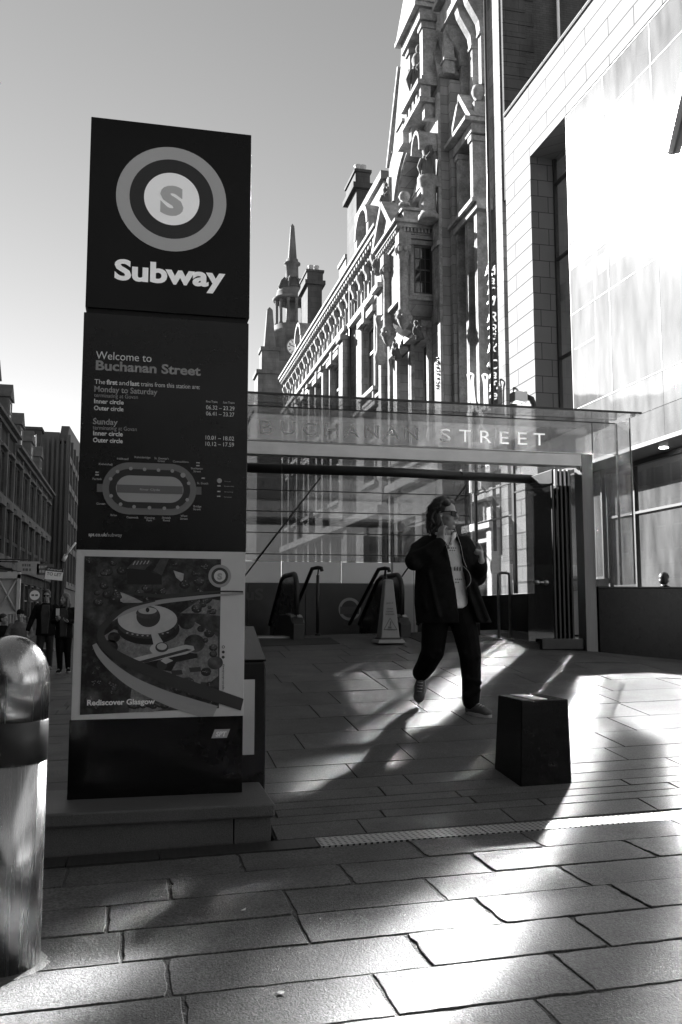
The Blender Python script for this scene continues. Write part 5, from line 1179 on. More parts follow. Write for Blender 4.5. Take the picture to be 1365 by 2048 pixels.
# ------------------------------------------------------------ left side of the street
XL = -9.0
fl_ = lambda u, q, w: (XL + w, u, q)
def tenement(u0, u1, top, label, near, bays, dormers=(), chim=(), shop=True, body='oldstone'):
    t = thing('tenement', label, 'building', (XL, (u0 + u1) / 2, 0), 'stone buildings along the left side of the street')
    cor = top - 3.2
    hol = []; bw_ = (u1 - u0) / bays
    rows = [(9.2, 11.9, .62), (5.0, 6.0, .6), (6.25, 8.2, .6)] if near else [(9.2, 11.9, .62), (5.0, 8.2, .6)]
    wins = []
    for i in range(bays):
        c = u0 + bw_ * (i + .5)
        for a, b, k in rows:
            for s_ in (-1, 1):
                h = (c + s_ * bw_ * .21 - bw_ * .155, c + s_ * bw_ * .21 + bw_ * .155, a, b); wins.append(h)
        if shop: wins.append((c - bw_ * .40, c + bw_ * .40, .6, 3.4))
    mb = MB(); wall(mb, fl_, u0, u1, -.6, cor, wins, .35)
    for u in (u0, u1): mb.quad(fl_(u, -.6, 0), fl_(u, cor, 0), fl_(u, cor, -12), fl_(u, -.6, -12))
    mb.quad(fl_(u0, cor, 0), fl_(u1, cor, 0), fl_(u1, cor, -12), fl_(u0, cor, -12)); mb.quad(fl_(u0, -.6, -12), fl_(u1, -.6, -12), fl_(u1, cor, -12), fl_(u0, cor, -12))
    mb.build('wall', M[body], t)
    for h in wins: window(t, fl_, *h, -.2, 1, 2 if h[3] - h[2] > 1.5 else 1, fr=.09, fm=M['frame'] if h[2] > 4 else M['frame_dark'])
    mb = MB()
    fbox(mb, fl_, u0, u1, cor - .25, cor, .003, .3); fbox(mb, fl_, u0, u1, cor, cor + .22, -.3, .6); fbox(mb, fl_, u0, u1, 8.55, 8.85, .003, .28); fbox(mb, fl_, u0, u1, 4.1, 4.5, .003, .4); fbox(mb, fl_, u0, u1, 12.25, 12.4, .003, .12)
    for i in range(bays + 1): c = u0 + bw_ * i; fbox(mb, fl_, max(u0, c - .22), min(u1, c + .22), 4.5, cor - .25, .003, .16)
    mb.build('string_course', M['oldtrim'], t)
    for i in range(bays):                                  # bowed bays between the piers
        c = u0 + bw_ * (i + .5)
        P = [(c - bw_ * .40, .003), (c - bw_ * .30, .30), (c + bw_ * .30, .30), (c + bw_ * .40, .003)]
        for z0_, z1_ in ((8.2, 8.55), (12.05, 12.25), (4.5, 4.95)):
            mb = MB(); v = [fl_(u, z0_, w) for u, w in P] + [fl_(u, z1_, w) for u, w in P]; mb.add(v, [(0, 1, 2, 3), (4, 5, 6, 7), (0, 1, 5, 4), (1, 2, 6, 5), (2, 3, 7, 6)]); mb.build('bay_ledge', M['oldtrim'], t)
    mb = MB(); mb.prism([(-.4, cor + .22), (-4.0, top), (-9, top), (-12, cor + .2)], lambda u, q, w: (XL + u, w, q), u0 + .1, u1 - .1); mb.build('roof', M['slate'], t)
    for u in dormers:
        mb = MB(); fbox(mb, fl_, u - .9, u + .9, cor + .22, cor + 2.3, -3, .05); mb.prism([(u - 1.15, cor + 2.3), (u + 1.15, cor + 2.3), (u, cor + 3.4)], fl_, -3, .2); d = mb.build('dormer', M['oldtrim'], t); window(d, fl_, u - .55, u + .55, cor + .5, cor + 2.1, .12, 1, 2)
        mb = MB(); fbox(mb, fl_, u - 1.0, u + 1.0, cor + .2201, cor + .32, .051, .3); mb.build('sill', M['print_white'], d)
    for u in chim:
        mb = MB(); fbox(mb, fl_, u - 1.0, u + 1.0, cor, top + 2.6, -2.4, -.5); fbox(mb, fl_, u - 1.15, u + 1.15, top + 2.6, top + 2.9, -2.55, -.35); mb.build('chimney', M[body], t)
    return t
tenement(-22.0, 4.0, 16.8, 'unseen stone street building added opposite the shop to cut sky light', False, 5, (), ())  # unseen end of the row, added to reduce sky fill
tenement(4.0, 24.0, 16.6, 'unseen stone street building added on the left between its two neighbours', False, 4, (), ())  # another unseen piece added to the row against sky fill
bh = thing('added_back_block', 'unseen dark block added behind the camera to cut the sky light', 'building', (3, -26, 0))  # unseen block, added and kept dark to hold back sky fill
mb = MB(); wall(mb, lambda u, q, w: (u, -24 + w, q), -22, 26, -.5, 19, [(-20 + 4.2 * i, -18 + 4.2 * i, z, z + 2.6) for i in range(11) for z in (1, 5.5, 9.5, 13.5)], .3); mb.box(-22, 26, -34, -24.4, -.5, 18.9); mb.build('wall', M['brick'], bh)
tenement(24.0, 40.0, 16.4, 'stone street building next but one before the bollard view', False, 4, (), ())
tenement(40.0, 58.0, 16.2, 'stone street building just outside the left edge of the photo', False, 4, (), ())
tenement(58.0, 69.5, 16.9, 'taller soot-stained stone building rising above the bollard beside the dormered one', True, 3, (60.0, 66.5), ())
tenement(69.5, 99.0, 16.3, 'dark stone building with dormers and a big chimney along the far street', True, 6, (73.2, 80.5, 88.0), (93.5,))
mb = MB(); dsh = thing('satellite_dish', 'small satellite dish beside the dormers of the left stone building', 'satellite dish', (XL - .6, 84.5, 16.2))
mb.lathe([(.02, 0), (.35, .08), (.6, .25)], (0, 0, 0), 18); mb.v = [(XL - .3 + z, 84.5 - x * .8, 16.4 + y) for x, y, z in mb.v]; mb.tube([(XL - .4, 84.5, 16.2), (XL - .4, 84.5, 14.4)], .06, 6); mb.build('dish', M['print_dim'], dsh)
# dark modern office block closing the left side
D_ = thing('dark_block', 'dark ribbed concrete office block standing beyond the dormered stone building', 'building', (-7.5, 112, -.4))
mb = MB(); mb.box(-20, -7.55, 100.2, 135, -.5, 19.0); mb.box(-20, -8.4, 101, 135, 19.0, 20.4)
mb.prism([(100.2, 19.3), (135, 19.3), (135, 24.0), (103, 21.5)], lambda u, q, w: (w, u, q), -8.4, -7.56); mb.build('wall', M['concrete'], D_)
mb = MB()
for k in range(5): mb.box(-9.6 + k * .5, -9.35 + k * .5, 99.85, 100.19, -.5, 19.6)
for k in range(7): y = 100.2 + k * 4.6; mb.box(-7.54, -7.2, y, y + .5, 4.0, 20.0)
for z in (3.6, 7.6, 11.0, 14.2, 17.2): mb.box(-7.535, -7.25, 100.75, 135, z, z + .7)
mb.build('fin', M['concrete'], D_)
fd = lambda u, q, w: (-7.54 + w, u, q)
for k in range(6):
    y = 100.75 + k * 4.6
    for z0_, z1_ in ((8.35, 10.95), (11.75, 14.15), (14.95, 17.15)): window(D_, fd, y, y + 4.0, z0_, z1_, .1, 2, 1, fr=.08, fm=M['frame_dark'], pm=M['pane_hi'])
# things along the left pavement
def board(name, label, x, y, z, w, h, m, text=None, tm=None, tilt_=0., post_=True, cap=None, extra=None, group=None):
    o = thing(name, label, 'sign', (x, y, gs(x, y)), group)
    fnb = lambda u, q, w_: (x + u * math.cos(tilt_) - q * math.sin(tilt_), y - w_, z + q * math.cos(tilt_) + u * math.sin(tilt_))
    mb = MB(); mb.box(-w / 2, w / 2, -h / 2, h / 2, -.03, .03, 0, lambda u, q, k: fnb(u, q, k)); mb.build('panel', m, o)
    if text or extra:
        mb = MB()
        for t, q, c, wd in text or (): put_text(mb, t, lambda u, v_, w_: fnb(u, v_, .034 + w_), 0, q, c, align='C', width=wd, bold=.02)
        if extra: extra(mb, lambda u, v_, w_: fnb(u, v_, .033 + w_))
        mb.build('lettering' if text else 'emblem', tm, o)
    if post_: mb = MB(); mb.tube([(x - w / 2 - .02, y + .05, gs(x, y)), (x - w / 2 - .02, y + .05, z + h / 2)], .03, 6); mb.build('post', M['black_paint'], o)
    else: mb = MB(); mb.tube([(x, y + .02, z + h / 2), (x, y + .02, z + h / 2 + .12), (XL + .1, y + .02, z + h / 2 + .12)], .035, 6); mb.build('arm', M['black_paint'], o)
    return o
o = board('letting_board', 'white and dark TO LET board tilted above the man in sunglasses', -4.62, 55, 3.30, .98, .72, M['sign_white'], (('TO LET', -.12, .2, .82),), M['shopsign'], -.10)
ff = lambda u, q, w_: (-4.62 + u * math.cos(-.1) - q * math.sin(-.1), 55 - w_ - .0345, 3.30 + q * math.cos(-.1) + u * math.sin(-.1))
mb = MB(); mb.poly([ff(a, b, 0) for a, b in ((-.49, .12), (.49, .12), (.49, .36), (-.49, .36))]); hd = mb.build('header', M['sign_dark'], o); mb = MB(); put_text(mb, 'Culverwell', lambda u, q, w_: ff(u, q, .003), 0, .18, .12, align='C', width=.78); mb.build('lettering', M['print_white'], hd)
def smudge(mb, f):                                        # worn lettering too small to read
    for a, b, w in ((-.38, .08, .1), (-.24, .08, .1), (-.1, .08, .06), (0, .08, .12), (-.34, -.2, .12), (-.18, -.2, .16), (.05, -.2, .1)): mb.poly([f(a, b, 0), f(a + w, b, 0), f(a + w, b + .16, 0), f(a, b + .16, 0)])
def fours(mb, f):
    for a in (-.22, .04):
        for b in (-.02, .22): mb.poly([f(a, b, 0), f(a + .18, b, 0), f(a + .18, b + .18, 0), f(a, b + .18, 0)])
board('hanging_sign', 'dark hanging sign with four pale squares by the left edge', -6.05, 48, 2.72, .86, .86, M['shopsign'], None, M['print_dim'], 0, False, extra=fours)
def rnd_(mb, f): disc(mb, f, 0, 0, .28, n=30, w=.001)
o = board('round_sign_board', 'dark square board with a white disc left of the man in sunglasses', -5.65, 55, 2.05, .72, .72, M['shopsign'], None, M['print_white'], 0, True, extra=rnd_)
mb = MB(); [mb.poly([(-5.65 + a, 54.96, 2.0 + b), (-5.65 + a + .15, 54.96, 2.0 + b), (-5.65 + a + .15, 54.96, 2.1 + b), (-5.65 + a, 54.96, 2.1 + b)]) for a, b in ((-.18, 0), (.03, 0))]; mb.build('bar', M['shopsign'], o)
board('shop_sign', 'worn pale shop sign above the white timber kiosk', -6.6, 60, 3.85, 1.3, .8, M['sign_grey'], None, M['shopsign'], 0, False, extra=smudge)
board('shop_sign', 'dark shop sign beside the worn pale one', -5.6, 60, 3.75, 1.0, .7, M['shopsign'], None, M['print_dim'], 0, False, extra=smudge)
wp = thing('pavement_pod', 'white timber kiosk with crossed bracing beside the seated men', 'kiosk', (-6.4, 46, -.3))
zq = gs(-6, 46)
mb = MB(); mb.box(-7.1, -6.85, 45.9, 46.1, zq, 2.9); mb.box(-5.55, -5.4, 45.9, 46.1, zq, 2.9); mb.box(-7.1, -5.4, 45.9, 46.1, 2.7, 3.0); mb.box(-6.85, -5.55, 45.95, 46.05, 1.0, 1.12); mb.box(-6.5, -6.42, 45.95, 46.05, 1.12, 2.7); mb.box(-6.85, -5.55, 45.95, 46.05, zq, zq + .1)
for a, b in (((-6.42, 1.12), (-5.55, 2.7)), ((-6.42, 2.7), (-5.55, 1.12))): mb.tube([(a[0], 46, a[1]), (b[0], 46, b[1])], .045, 6)
for k in range(9): mb.box(-6.8 + k * .14, -6.74 + k * .14, 45.97, 46.03, zq + .1, 1.0)
mb.build('frame', M['white_paint'], wp)
mb = MB(); mb.box(-7.1, -5.4, 46.11, 46.18, zq, 2.9); mb.build('screen', M['print_dim'], wp)
fp = thing('wall_pole', 'pale pole slanting out from the dark office block', 'pole', (-6.9, 99, 7)); mb = MB(); mb.tube([(-7.6, 99.5, 6.5), (-6.2, 98.0, 8.2)], .1, 8); mb.tube([(-7.5, 99.5, 6.4), (-7.2, 99.2, 7.0)], .2, 8); mb.build('pole', M['print_white'], fp)
# gull at the edge of the sky
mb = MB(); gx, gy, gz = -5.84, 36., 21.95
mb.ell((gx - .15, gy, gz - .06), (.26, .1, .09)); mb.prism([(gx - .2, gz - .03), (gx + .02, gz + .02), (gx + .155, gz + .03), (gx + .16, gz), (gx - .08, gz - .16)], lambda u, q, w: (u, gy + w, q), -.03, .03); mb.prism([(gx - .25, gz), (gx - .1, gz), (gx + .08, gz + .42), (gx + .06, gz + .45)], lambda u, q, w: (u, gy + w, q), .05, .09)
tag(mb.build('gull', M['print_white']), 'pale gull gliding in the grey sky beside the tall black totem', 'bird')

# small things on the slabs
mb = MB(); disc(mb, lambda u, q, w: (u, q, gs(u, q) + .004 + w), .455, 2.83, .011, n=14); disc(mb, lambda u, q, w: (u, q, gs(u, q) - .004), .455, 2.83, .0125, n=14)
tag(mb.build('gum_spot', M['print_dim']), 'pale flattened spot of gum on the slabs nearest the camera', 'gum')
rl = random.Random(4); mb = MB(); px_, py_ = .43, 3.60
v = [(px_ + rl.uniform(-.014, .014), py_ + rl.uniform(-.008, .008), gs(px_, py_) + .003 + rl.uniform(0, .012)) for i in range(7)]
mb.add(v, [(0, 1, 2), (0, 2, 3), (1, 2, 4), (2, 4, 5), (3, 5, 6), (0, 3, 6), (1, 4, 6)])
tag(mb.build('paper_scrap', M['print_white']), 'crumpled white scrap of paper lying in a joint of the rough slabs', 'litter')
dblk = thing('end_block', 'plain dark stone block closing the far end of the street', 'building', (-9, 172, -1))
ef = lambda u, q, w: (u, 170 - w, q)
mb = MB(); wall(mb, ef, -34, 10, -1.5, 15.5, [(-32.5 + 3.6 * i, -30.7 + 3.6 * i, z, z + 2.3) for i in range(12) for z in (1, 4.8, 8.4, 11.8)], .3); mb.box(-34, 10, 170.4, 190, -1.5, 15.4); mb.build('wall', M['oldstone'], dblk)
mb = MB(); fbox(mb, ef, -34.3, 10.3, 15.5, 16.0, -1, .4); mb.build('cornice', M['oldtrim'], dblk)
mb = MB(); mb.prism([(170.6, 15.5), (176, 19), (184, 19), (190, 15.5)], lambda u, q, w: (w, u, q), -33.5, 9.5); mb.build('roof', M['slate'], dblk)

# ------------------------------------------------------------ people
def remeshed(name, mb, voxel, m, parent, smooth=4, fac=.5):
    """fuse overlapping closed forms into one continuous skin"""
    me = mb.mesh(name + '_src'); o = bpy.data.objects.new(name, me); COL.objects.link(o)
    r = o.modifiers.new('r', 'REMESH'); r.mode = 'VOXEL'; r.voxel_size = voxel; r.use_smooth_shade = True
    s = o.modifiers.new('s', 'SMOOTH'); s.factor = fac; s.iterations = smooth
    dg = bpy.context.evaluated_depsgraph_get(); new = bpy.data.meshes.new_from_object(o.evaluated_get(dg))
    bpy.data.objects.remove(o); bpy.data.meshes.remove(me)
    new.name = name; new.materials.clear(); new.materials.append(m)
    q = bpy.data.objects.new(name, new); COL.objects.link(q); q.parent = parent
    return q
def loft(mb, st, n=20):
    """stacked ellipses (cx, cy, z, rx, ry)"""
    v = [(cx + rx * math.cos(2 * math.pi * k / n), cy + ry * math.sin(2 * math.pi * k / n), z) for cx, cy, z, rx, ry in st for k in range(n)]
    mb.add(v, [(i * n + k, i * n + (k + 1) % n, (i + 1) * n + (k + 1) % n, (i + 1) * n + k) for i in range(len(st) - 1) for k in range(n)])
    mb.add(v[:n], [tuple(range(n))[::-1]]); mb.add(v[-n:], [tuple(range(n))])
def limb(mb, pts, rs, n=12):
    mb.tube(pts, rs, n)
    for p, r in zip(pts, rs): mb.ell(p, (r * .99,) * 3, 10, 7)
def mapped(fn, fill):
    t = MB(); fill(t); t.v = [fn(*p) for p in t.v]; return t
def merge(a, b): a.add(b.v, b.f); return a
def hand(mb, W, D, N, curl, size=1., index=None, thumb_curl=.5, side=1):
    """palm, four unequal jointed fingers and a thumb leaving the side of the palm"""
    W, D, N = Vector(W), Vector(D).normalized(), Vector(N).normalized(); N = (N - D * N.dot(D)).normalized(); Sx = D.cross(N) * side
    k = size
    limb(mb, [W - D * .03 * k, W + D * .02 * k], [.026 * k, .027 * k])
    for s_ in (-.024, -.008, .008, .024): limb(mb, [W + D * .015 * k + Sx * s_ * .8 * k, W + D * .085 * k + Sx * s_ * 1.15 * k], [.015 * k, .0125 * k], 8)
    for i, (s_, L) in enumerate(((-.029, .95), (-.0095, 1.08), (.0105, 1.0), (.029, .78))):
        c = curl * (1 + .12 * i)
        if index is not None and i == 0: c = index
        p = W + D * .088 * k + Sx * s_ * k; d = D.copy(); pts = [p.copy()]; a = 0
        for seg, sl_ in enumerate((.042, .027, .021)):
            a += c * (.9 if seg == 0 else 1.0); d = D * math.cos(a) + N * math.sin(a) + Sx * s_ * 1.5; d.normalize(); p = p + d * sl_ * L * k; pts.append(p.copy())
        limb(mb, pts, [.0105 * k, .0098 * k, .0088 * k, .0072 * k], 8)
    p = W + D * .025 * k - Sx * .028 * k; q = p + (D * .6 - Sx * .7 + N * .35).normalized() * .042 * k; r = q + (D * .9 - Sx * .15 + N * thumb_curl).normalized() * .032 * k; s2 = r + (D * .9 + Sx * .2 + N * thumb_curl).normalized() * .026 * k
    limb(mb, [p, q, r, s2], [.016 * k, .0125 * k, .0105 * k, .0085 * k], 8)
def head(mb, HF):
    def fill(t):
        t.ell((-.012, 0, .035), (.098, .076, .098), 20, 14); t.ell((.025, 0, -.045), (.068, .060, .085), 18, 12); t.ell((.058, 0, -.105), (.030, .030, .024), 12, 8)
        t.ell((.012, 0, -.085), (.058, .052, .042), 14, 8); t.ell((.078, 0, .02), (.018, .05, .014), 12, 6)
        t.tube([(.088, 0, .012), (.104, 0, -.012), (.114, 0, -.034)], [.008, .011, .013], 10); t.ell((.110, 0, -.036), (.014, .013, .010), 10, 6); [t.ell((.100, s * .013, -.040), (.010, .008, .007), 8, 6) for s in (-1, 1)]
        t.ell((.086, 0, -.070), (.013, .024, .0065), 12, 6); t.ell((.085, 0, -.081), (.0125, .021, .0075), 12, 6); t.ell((.07, 0, -.06), (.024, .034, .025), 12, 8)
        [t.ell((.066, s * .034, .0), (.016, .016, .011), 10, 6) for s in (-1, 1)]; [t.ell((.055, s * .042, -.035), (.028, .022, .024), 10, 6) for s in (-1, 1)]
        for s in (-1, 1): t.ell((-.008, s * .077, -.008), (.018, .010, .032), 12, 8); t.ell((-.004, s * .080, -.032), (.010, .008, .010), 8, 6)
    merge(mb, mapped(HF, fill))
def glasses(parent, HF, m='lens'):
    def fill(t):
        for s in (-1, 1):
            P = [(s * (.034 + .028 * math.cos(a) * (1.05 if math.sin(a) > 0 else .9)), -.002 + .029 * (math.sin(a) if abs(math.sin(a)) < .8 else .8 * math.copysign(1, math.sin(a)))) for a in [2 * math.pi * i / 20 for i in range(20)]]
            t.prism(P, lambda u, q, w: (.098 - abs(u) * .22 + w, u, q), .0, .007)
            t.tube([(.086, s * .062, .018), (.04, s * .079, .016), (-.012, s * .082, .008)], .0042, 6)
        t.tube([(.103, -.012, .012), (.108, 0, .014), (.103, .012, .012)], .004, 6)
    t = mapped(HF, fill); o = t.build('sunglasses', M[m]); o.parent = parent; return o
def hframe(C, F):
    F = Vector((F[0], F[1], 0)).normalized(); L = Vector((-F.y, F.x, 0)); C = Vector(C)
    return lambda f, l, u: tuple(C + F * f + L * l + Vector((0, 0, u)))
def shoe(parent, heel, toe, up, m, ms, wd=.045, nm='shoe'):
    h, t, u = Vector(heel), Vector(toe), Vector(up).normalized(); d = (t - h); L = d.length; d.normalize(); u = (u - d * u.dot(d)).normalized(); s = d.cross(u)
    fn = lambda a, b, c: tuple(h + d * a * L + s * b + u * c)
    b_ = MB(); q = mapped(fn, lambda x: [x.ell((.16, 0, .045), (.16, wd * .85, .05), 14, 9), x.ell((.52, 0, .042), (.40, wd * .92, .040), 16, 9), x.ell((.80, 0, .034), (.20, wd, .032), 14, 9), x.ell((.20, 0, .08), (.13, wd * .75, .035), 12, 8), x.ell((.42, 0, .062), (.22, wd * .6, .034), 12, 8)])
    so_ = remeshed(nm, merge(b_, q), .007, m, parent, 3)
    q = MB(); out = [(.5 + .5 * math.cos(a) * (1.02), wd * (1.0 if math.cos(a) > -.2 else .86) * math.sin(a) * (1 - .12 * math.cos(2 * a))) for a in [2 * math.pi * i / 28 for i in range(28)]]
    q.prism(out, lambda a, b, w: fn(a, b, w), -.004, .020); z_ = q.build('sole', ms); z_.parent = so_
    lc = MB(); 
    for k in range(4): a = .40 + .09 * k; lc.tube([fn(a, -.022, .085 - .06 * (a - .4)), fn(a + .02, 0, .100 - .06 * (a - .4)), fn(a, .022, .085 - .06 * (a - .4))], .0035, 5)
    l_ = lc.build('lace', ms); l_.parent = so_
    return so_

# ---- the man walking across the forecourt: x = to his left in the picture's plane, y = away, z = up
MX, MY = 2.562, 7.16
man = thing('person', 'man in an open black coat and sunglasses striding across the forecourt, hand at his ear', 'person', (MX, MY, gf(MX, MY)))
man.rotation_euler = (0, 0, R(-12.73))
HF = hframe((-.045, 0, 1.640), (.80, -.60))
b = MB(); head(b, HF)
limb(b, [(-.052, .015, 1.56), (-.050, .02, 1.47), (-.045, .02, 1.40)], [.056, .056, .066])
loft(b, [(-.045, .01, .86, .13, .09), (-.045, .01, 1.0, .125, .085), (-.05, .01, 1.2, .15, .10), (-.05, .01, 1.36, .165, .09), (-.05, .015, 1.42, .12, .07)])
SR, EL_R, WR = (-.235, .03, 1.385), (-.318, -.10, 1.245), (-.098, -.165, 1.405)
SL, EL_L, WL = (.135, .03, 1.385), (.215, .03, 1.12), (.222, -.17, 1.232)
limb(b, [SR, EL_R, WR], [.05, .042, .027]); limb(b, [SL, EL_L, WL], [.05, .042, .027])
hand(b, WR, (-.03, .30, 1), (.75, .65, 0), .42, .98, None, .3, -1)
hand(b, WL, (-.02, -.20, 1), (-.75, .25, .1), 1.25, 1.0, .35, .8, 1)
HR, KR, AR = (-.125, .02, .88), (-.160, .03, .500), (-.245, .33, .285)
HL, KL, AL = (.055, .01, .88), (.135, -.06, .470), (.145, .0, .115)
limb(b, [HR, KR, AR], [.085, .055, .036]); limb(b, [HL, KL, AL], [.085, .055, .036])
remeshed('body', b, .0058, M['skin'], man, 3)
# shirt with a soft collar and a printed front
b = MB(); loft(b, [(-.03, -.005, .86, .165, .125), (-.04, -.008, .95, .172, .128), (-.045, -.01, 1.1, .175, .130), (-.05, -.008, 1.25, .185, .125), (-.05, .0, 1.36, .175, .105), (-.05, .01, 1.43, .105, .082), (-.05, .012, 1.462, .075, .072)])
remeshed('shirt', b, .010, M['cloth_shirt'], man, 3)
sm = [c for c in COL.objects if c.parent == man and c.name.startswith('shirt')][0]
mb = MB(); mb.tube([(-.125, -.03, 1.475), (-.105, -.072, 1.455), (-.052, -.118, 1.375)], [.016, .022, .010], 8); mb.tube([(.025, -.03, 1.475), (.012, -.072, 1.455), (-.022, -.115, 1.385)], [.016, .022, .010], 8); mb.tube([(-.125, -.03, 1.475), (-.12, .06, 1.50), (-.05, .095, 1.505), (.02, .06, 1.50), (.025, -.03, 1.475)], [.016] * 5, 8)
c_ = mb.build('collar', M['cloth_shirt']); c_.parent = sm
mb = MB()
def sh(u, z): 
    rx, ry = .176, .131; t = min(.98, max(-.98, (u + .047) / rx)); return (u, -.013 - ry * math.sqrt(1 - t * t), z)
for z, a, b_, n in ((1.345, -.04, .03, 4), (1.325, -.035, .02, 3), (1.165, -.0, .07, 3), (1.09, .01, .075, 4), (1.065, .01, .05, 2)):
    for k in range(n): u = a + (b_ - a) * k / n; w_ = (b_ - a) / n * .6; h = .035 if 1.1 < z < 1.2 else .011; mb.poly([sh(u, z), sh(u + w_, z), sh(u + w_ * .9, z + h), sh(u + .1 * w_, z + h * .8)])
q = mb.build('print', M['shopsign'], fix=False); q.parent = sm
mb = MB(); mb.tube(spline([(-.095, -.075, 1.46), (-.065, -.118, 1.40), (-.045, -.138, 1.365), (-.025, -.12, 1.40), (.0, -.08, 1.455)], 4), .0035, 5); mb.ell((-.045, -.14, 1.355), (.006, .005, .015)); q = mb.build('necklace', M['black_paint']); q.parent = man
# coat: open shell plus sleeves
def cshell(mb, st, th, n=36):
    ro, ri = [], []
    for z, cx, cy2, rx, ry, ra, rb in st:
        a0 = 2 * math.pi - math.acos(max(-1, min(1, (rb - cx) / rx))); a1 = 2 * math.pi - math.acos(max(-1, min(1, (ra - cx) / rx)))
        an = [a0 + (2 * math.pi - (a0 - a1)) * k / n for k in range(n + 1)]
        ro.append([(cx + rx * math.cos(a), cy2 + ry * math.sin(a), z) for a in an]); ri.append([(cx + (rx - th) * math.cos(a), cy2 + (ry - th) * math.sin(a), z) for a in an])
    m_ = len(st); k = n + 1; v = [p for r in ro for p in r] + [p for r in ri for p in r]; o2 = m_ * k; f = []
    for i in range(m_ - 1):
        for j in range(n): f += [(i * k + j, i * k + j + 1, (i + 1) * k + j + 1, (i + 1) * k + j), (o2 + i * k + j, o2 + (i + 1) * k + j, o2 + (i + 1) * k + j + 1, o2 + i * k + j + 1)]
        for j in (0, n): f.append((i * k + j, (i + 1) * k + j, o2 + (i + 1) * k + j, o2 + i * k + j))
    for i in (0, m_ - 1):
        for j in range(n): f.append((i * k + j, o2 + i * k + j, o2 + i * k + j + 1, i * k + j + 1))
    mb.add(v, f)
b = MB()
cshell(b, [(.740, .015, .02, .315, .175, .035, .215), (.80, .0, .015, .305, .178, .035, .185), (.90, -.025, .01, .288, .180, .025, .150), (1.0, -.045, .008, .268, .178, .015, .118), (1.12, -.055, .006, .250, .175, -.008, .098), (1.25, -.055, .008, .242, .165, -.030, .080), (1.34, -.052, .010, .228, .150, -.048, .066), (1.40, -.05, .014, .195, .125, -.060, .058), (1.445, -.05, .016, .140, .100, -.085, .045), (1.475, -.05, .018, .100, .088, -.095, .035), (1.50, -.05, .025, .098, .090, -.11, .02)], .026)
limb(b, [(-.20, .03, 1.385), (-.265, -.01, 1.335), EL_R, (-.20, -.145, 1.315), (-.118, -.165, 1.385)], [.085, .088, .082, .066, .052])
limb(b, [(.11, .03, 1.385), (.165, .03, 1.28), (.215, .03, 1.12), (.222, -.08, 1.17), (.224, -.145, 1.205)], [.082, .082, .078, .064, .054])
for p0, p1, r in (((-.33, -.11, 1.22), (-.25, -.14, 1.27), .03), ((-.31, .0, 1.30), (-.22, -.09, 1.22), .028), ((.16, -.03, 1.2), (.27, .02, 1.12), .03), ((-.27, -.05, 1.1), (-.22, -.12, .85), .026), ((-.2, -.13, 1.15), (-.13, -.165, .80), .022), ((.17, -.1, 1.05), (.27, -.09, .78), .03), ((.1, -.13, 1.28), (.12, -.15, 1.0), .018)): limb(b, [p0, p1], [r, r * .8], 8)   # folds
coat = remeshed('coat', b, .010, M['cloth_black'], man, 4)
mb = MB()
for s_, P in ((-1, [(-.105, -.055, 1.49), (-.16, -.10, 1.435), (-.115, -.148, 1.36), (-.055, -.158, 1.24), (-.075, -.15, 1.36)]), (1, [(.02, -.05, 1.485), (.10, -.085, 1.43), (.125, -.125, 1.36), (.09, -.150, 1.22), (.072, -.142, 1.35)])):
    mb.add(P + [(x, y + .012, z) for x, y, z in P], [(0, 1, 2, 3, 4), (9, 8, 7, 6, 5)] + [(i, (i + 1) % 5, 5 + (i + 1) % 5, 5 + i) for i in range(5)])
q = mb.build('lapel', M['cloth_black']); q.parent = coat
# trousers
b = MB(); loft(b, [(-.03, .01, .80, .185, .125), (-.035, .01, .90, .178, .125), (-.035, .008, .965, .165, .118)])
limb(b, [(-.125, .02, .84), (-.150, .01, .66), (-.165, .02, .50), (-.205, .18, .385), (-.238, .30, .315)], [.112, .108, .098, .085, .076])
limb(b, [(.055, .01, .84), (.105, -.03, .66), (.135, -.06, .47), (.145, -.03, .28), (.142, .0, .105)], [.112, .105, .092, .080, .072])
for p0, p1 in (((-.22, -.03, .52), (-.12, -.06, .5)), ((.08, -.12, .50), (.19, -.12, .46)), ((.09, -.09, .16), (.19, -.08, .2)), ((.10, -.10, .3), (.2, -.08, .26)), ((-.26, .12, .42), (-.16, .1, .40))): limb(b, [p0, p1], [.026, .026], 8)
remeshed('trousers', b, .009, M['cloth_trouser'], man, 3)
shoe(man, (.105, .05, .004), (.285, -.14, -.012), (0, 0, 1), M['shoe'], M['sole'], .050)
shoe(man, (-.225, .375, .315), (-.262, .30, .055), (-.10, -.95, .25), M['shoe'], M['sole'], .050)
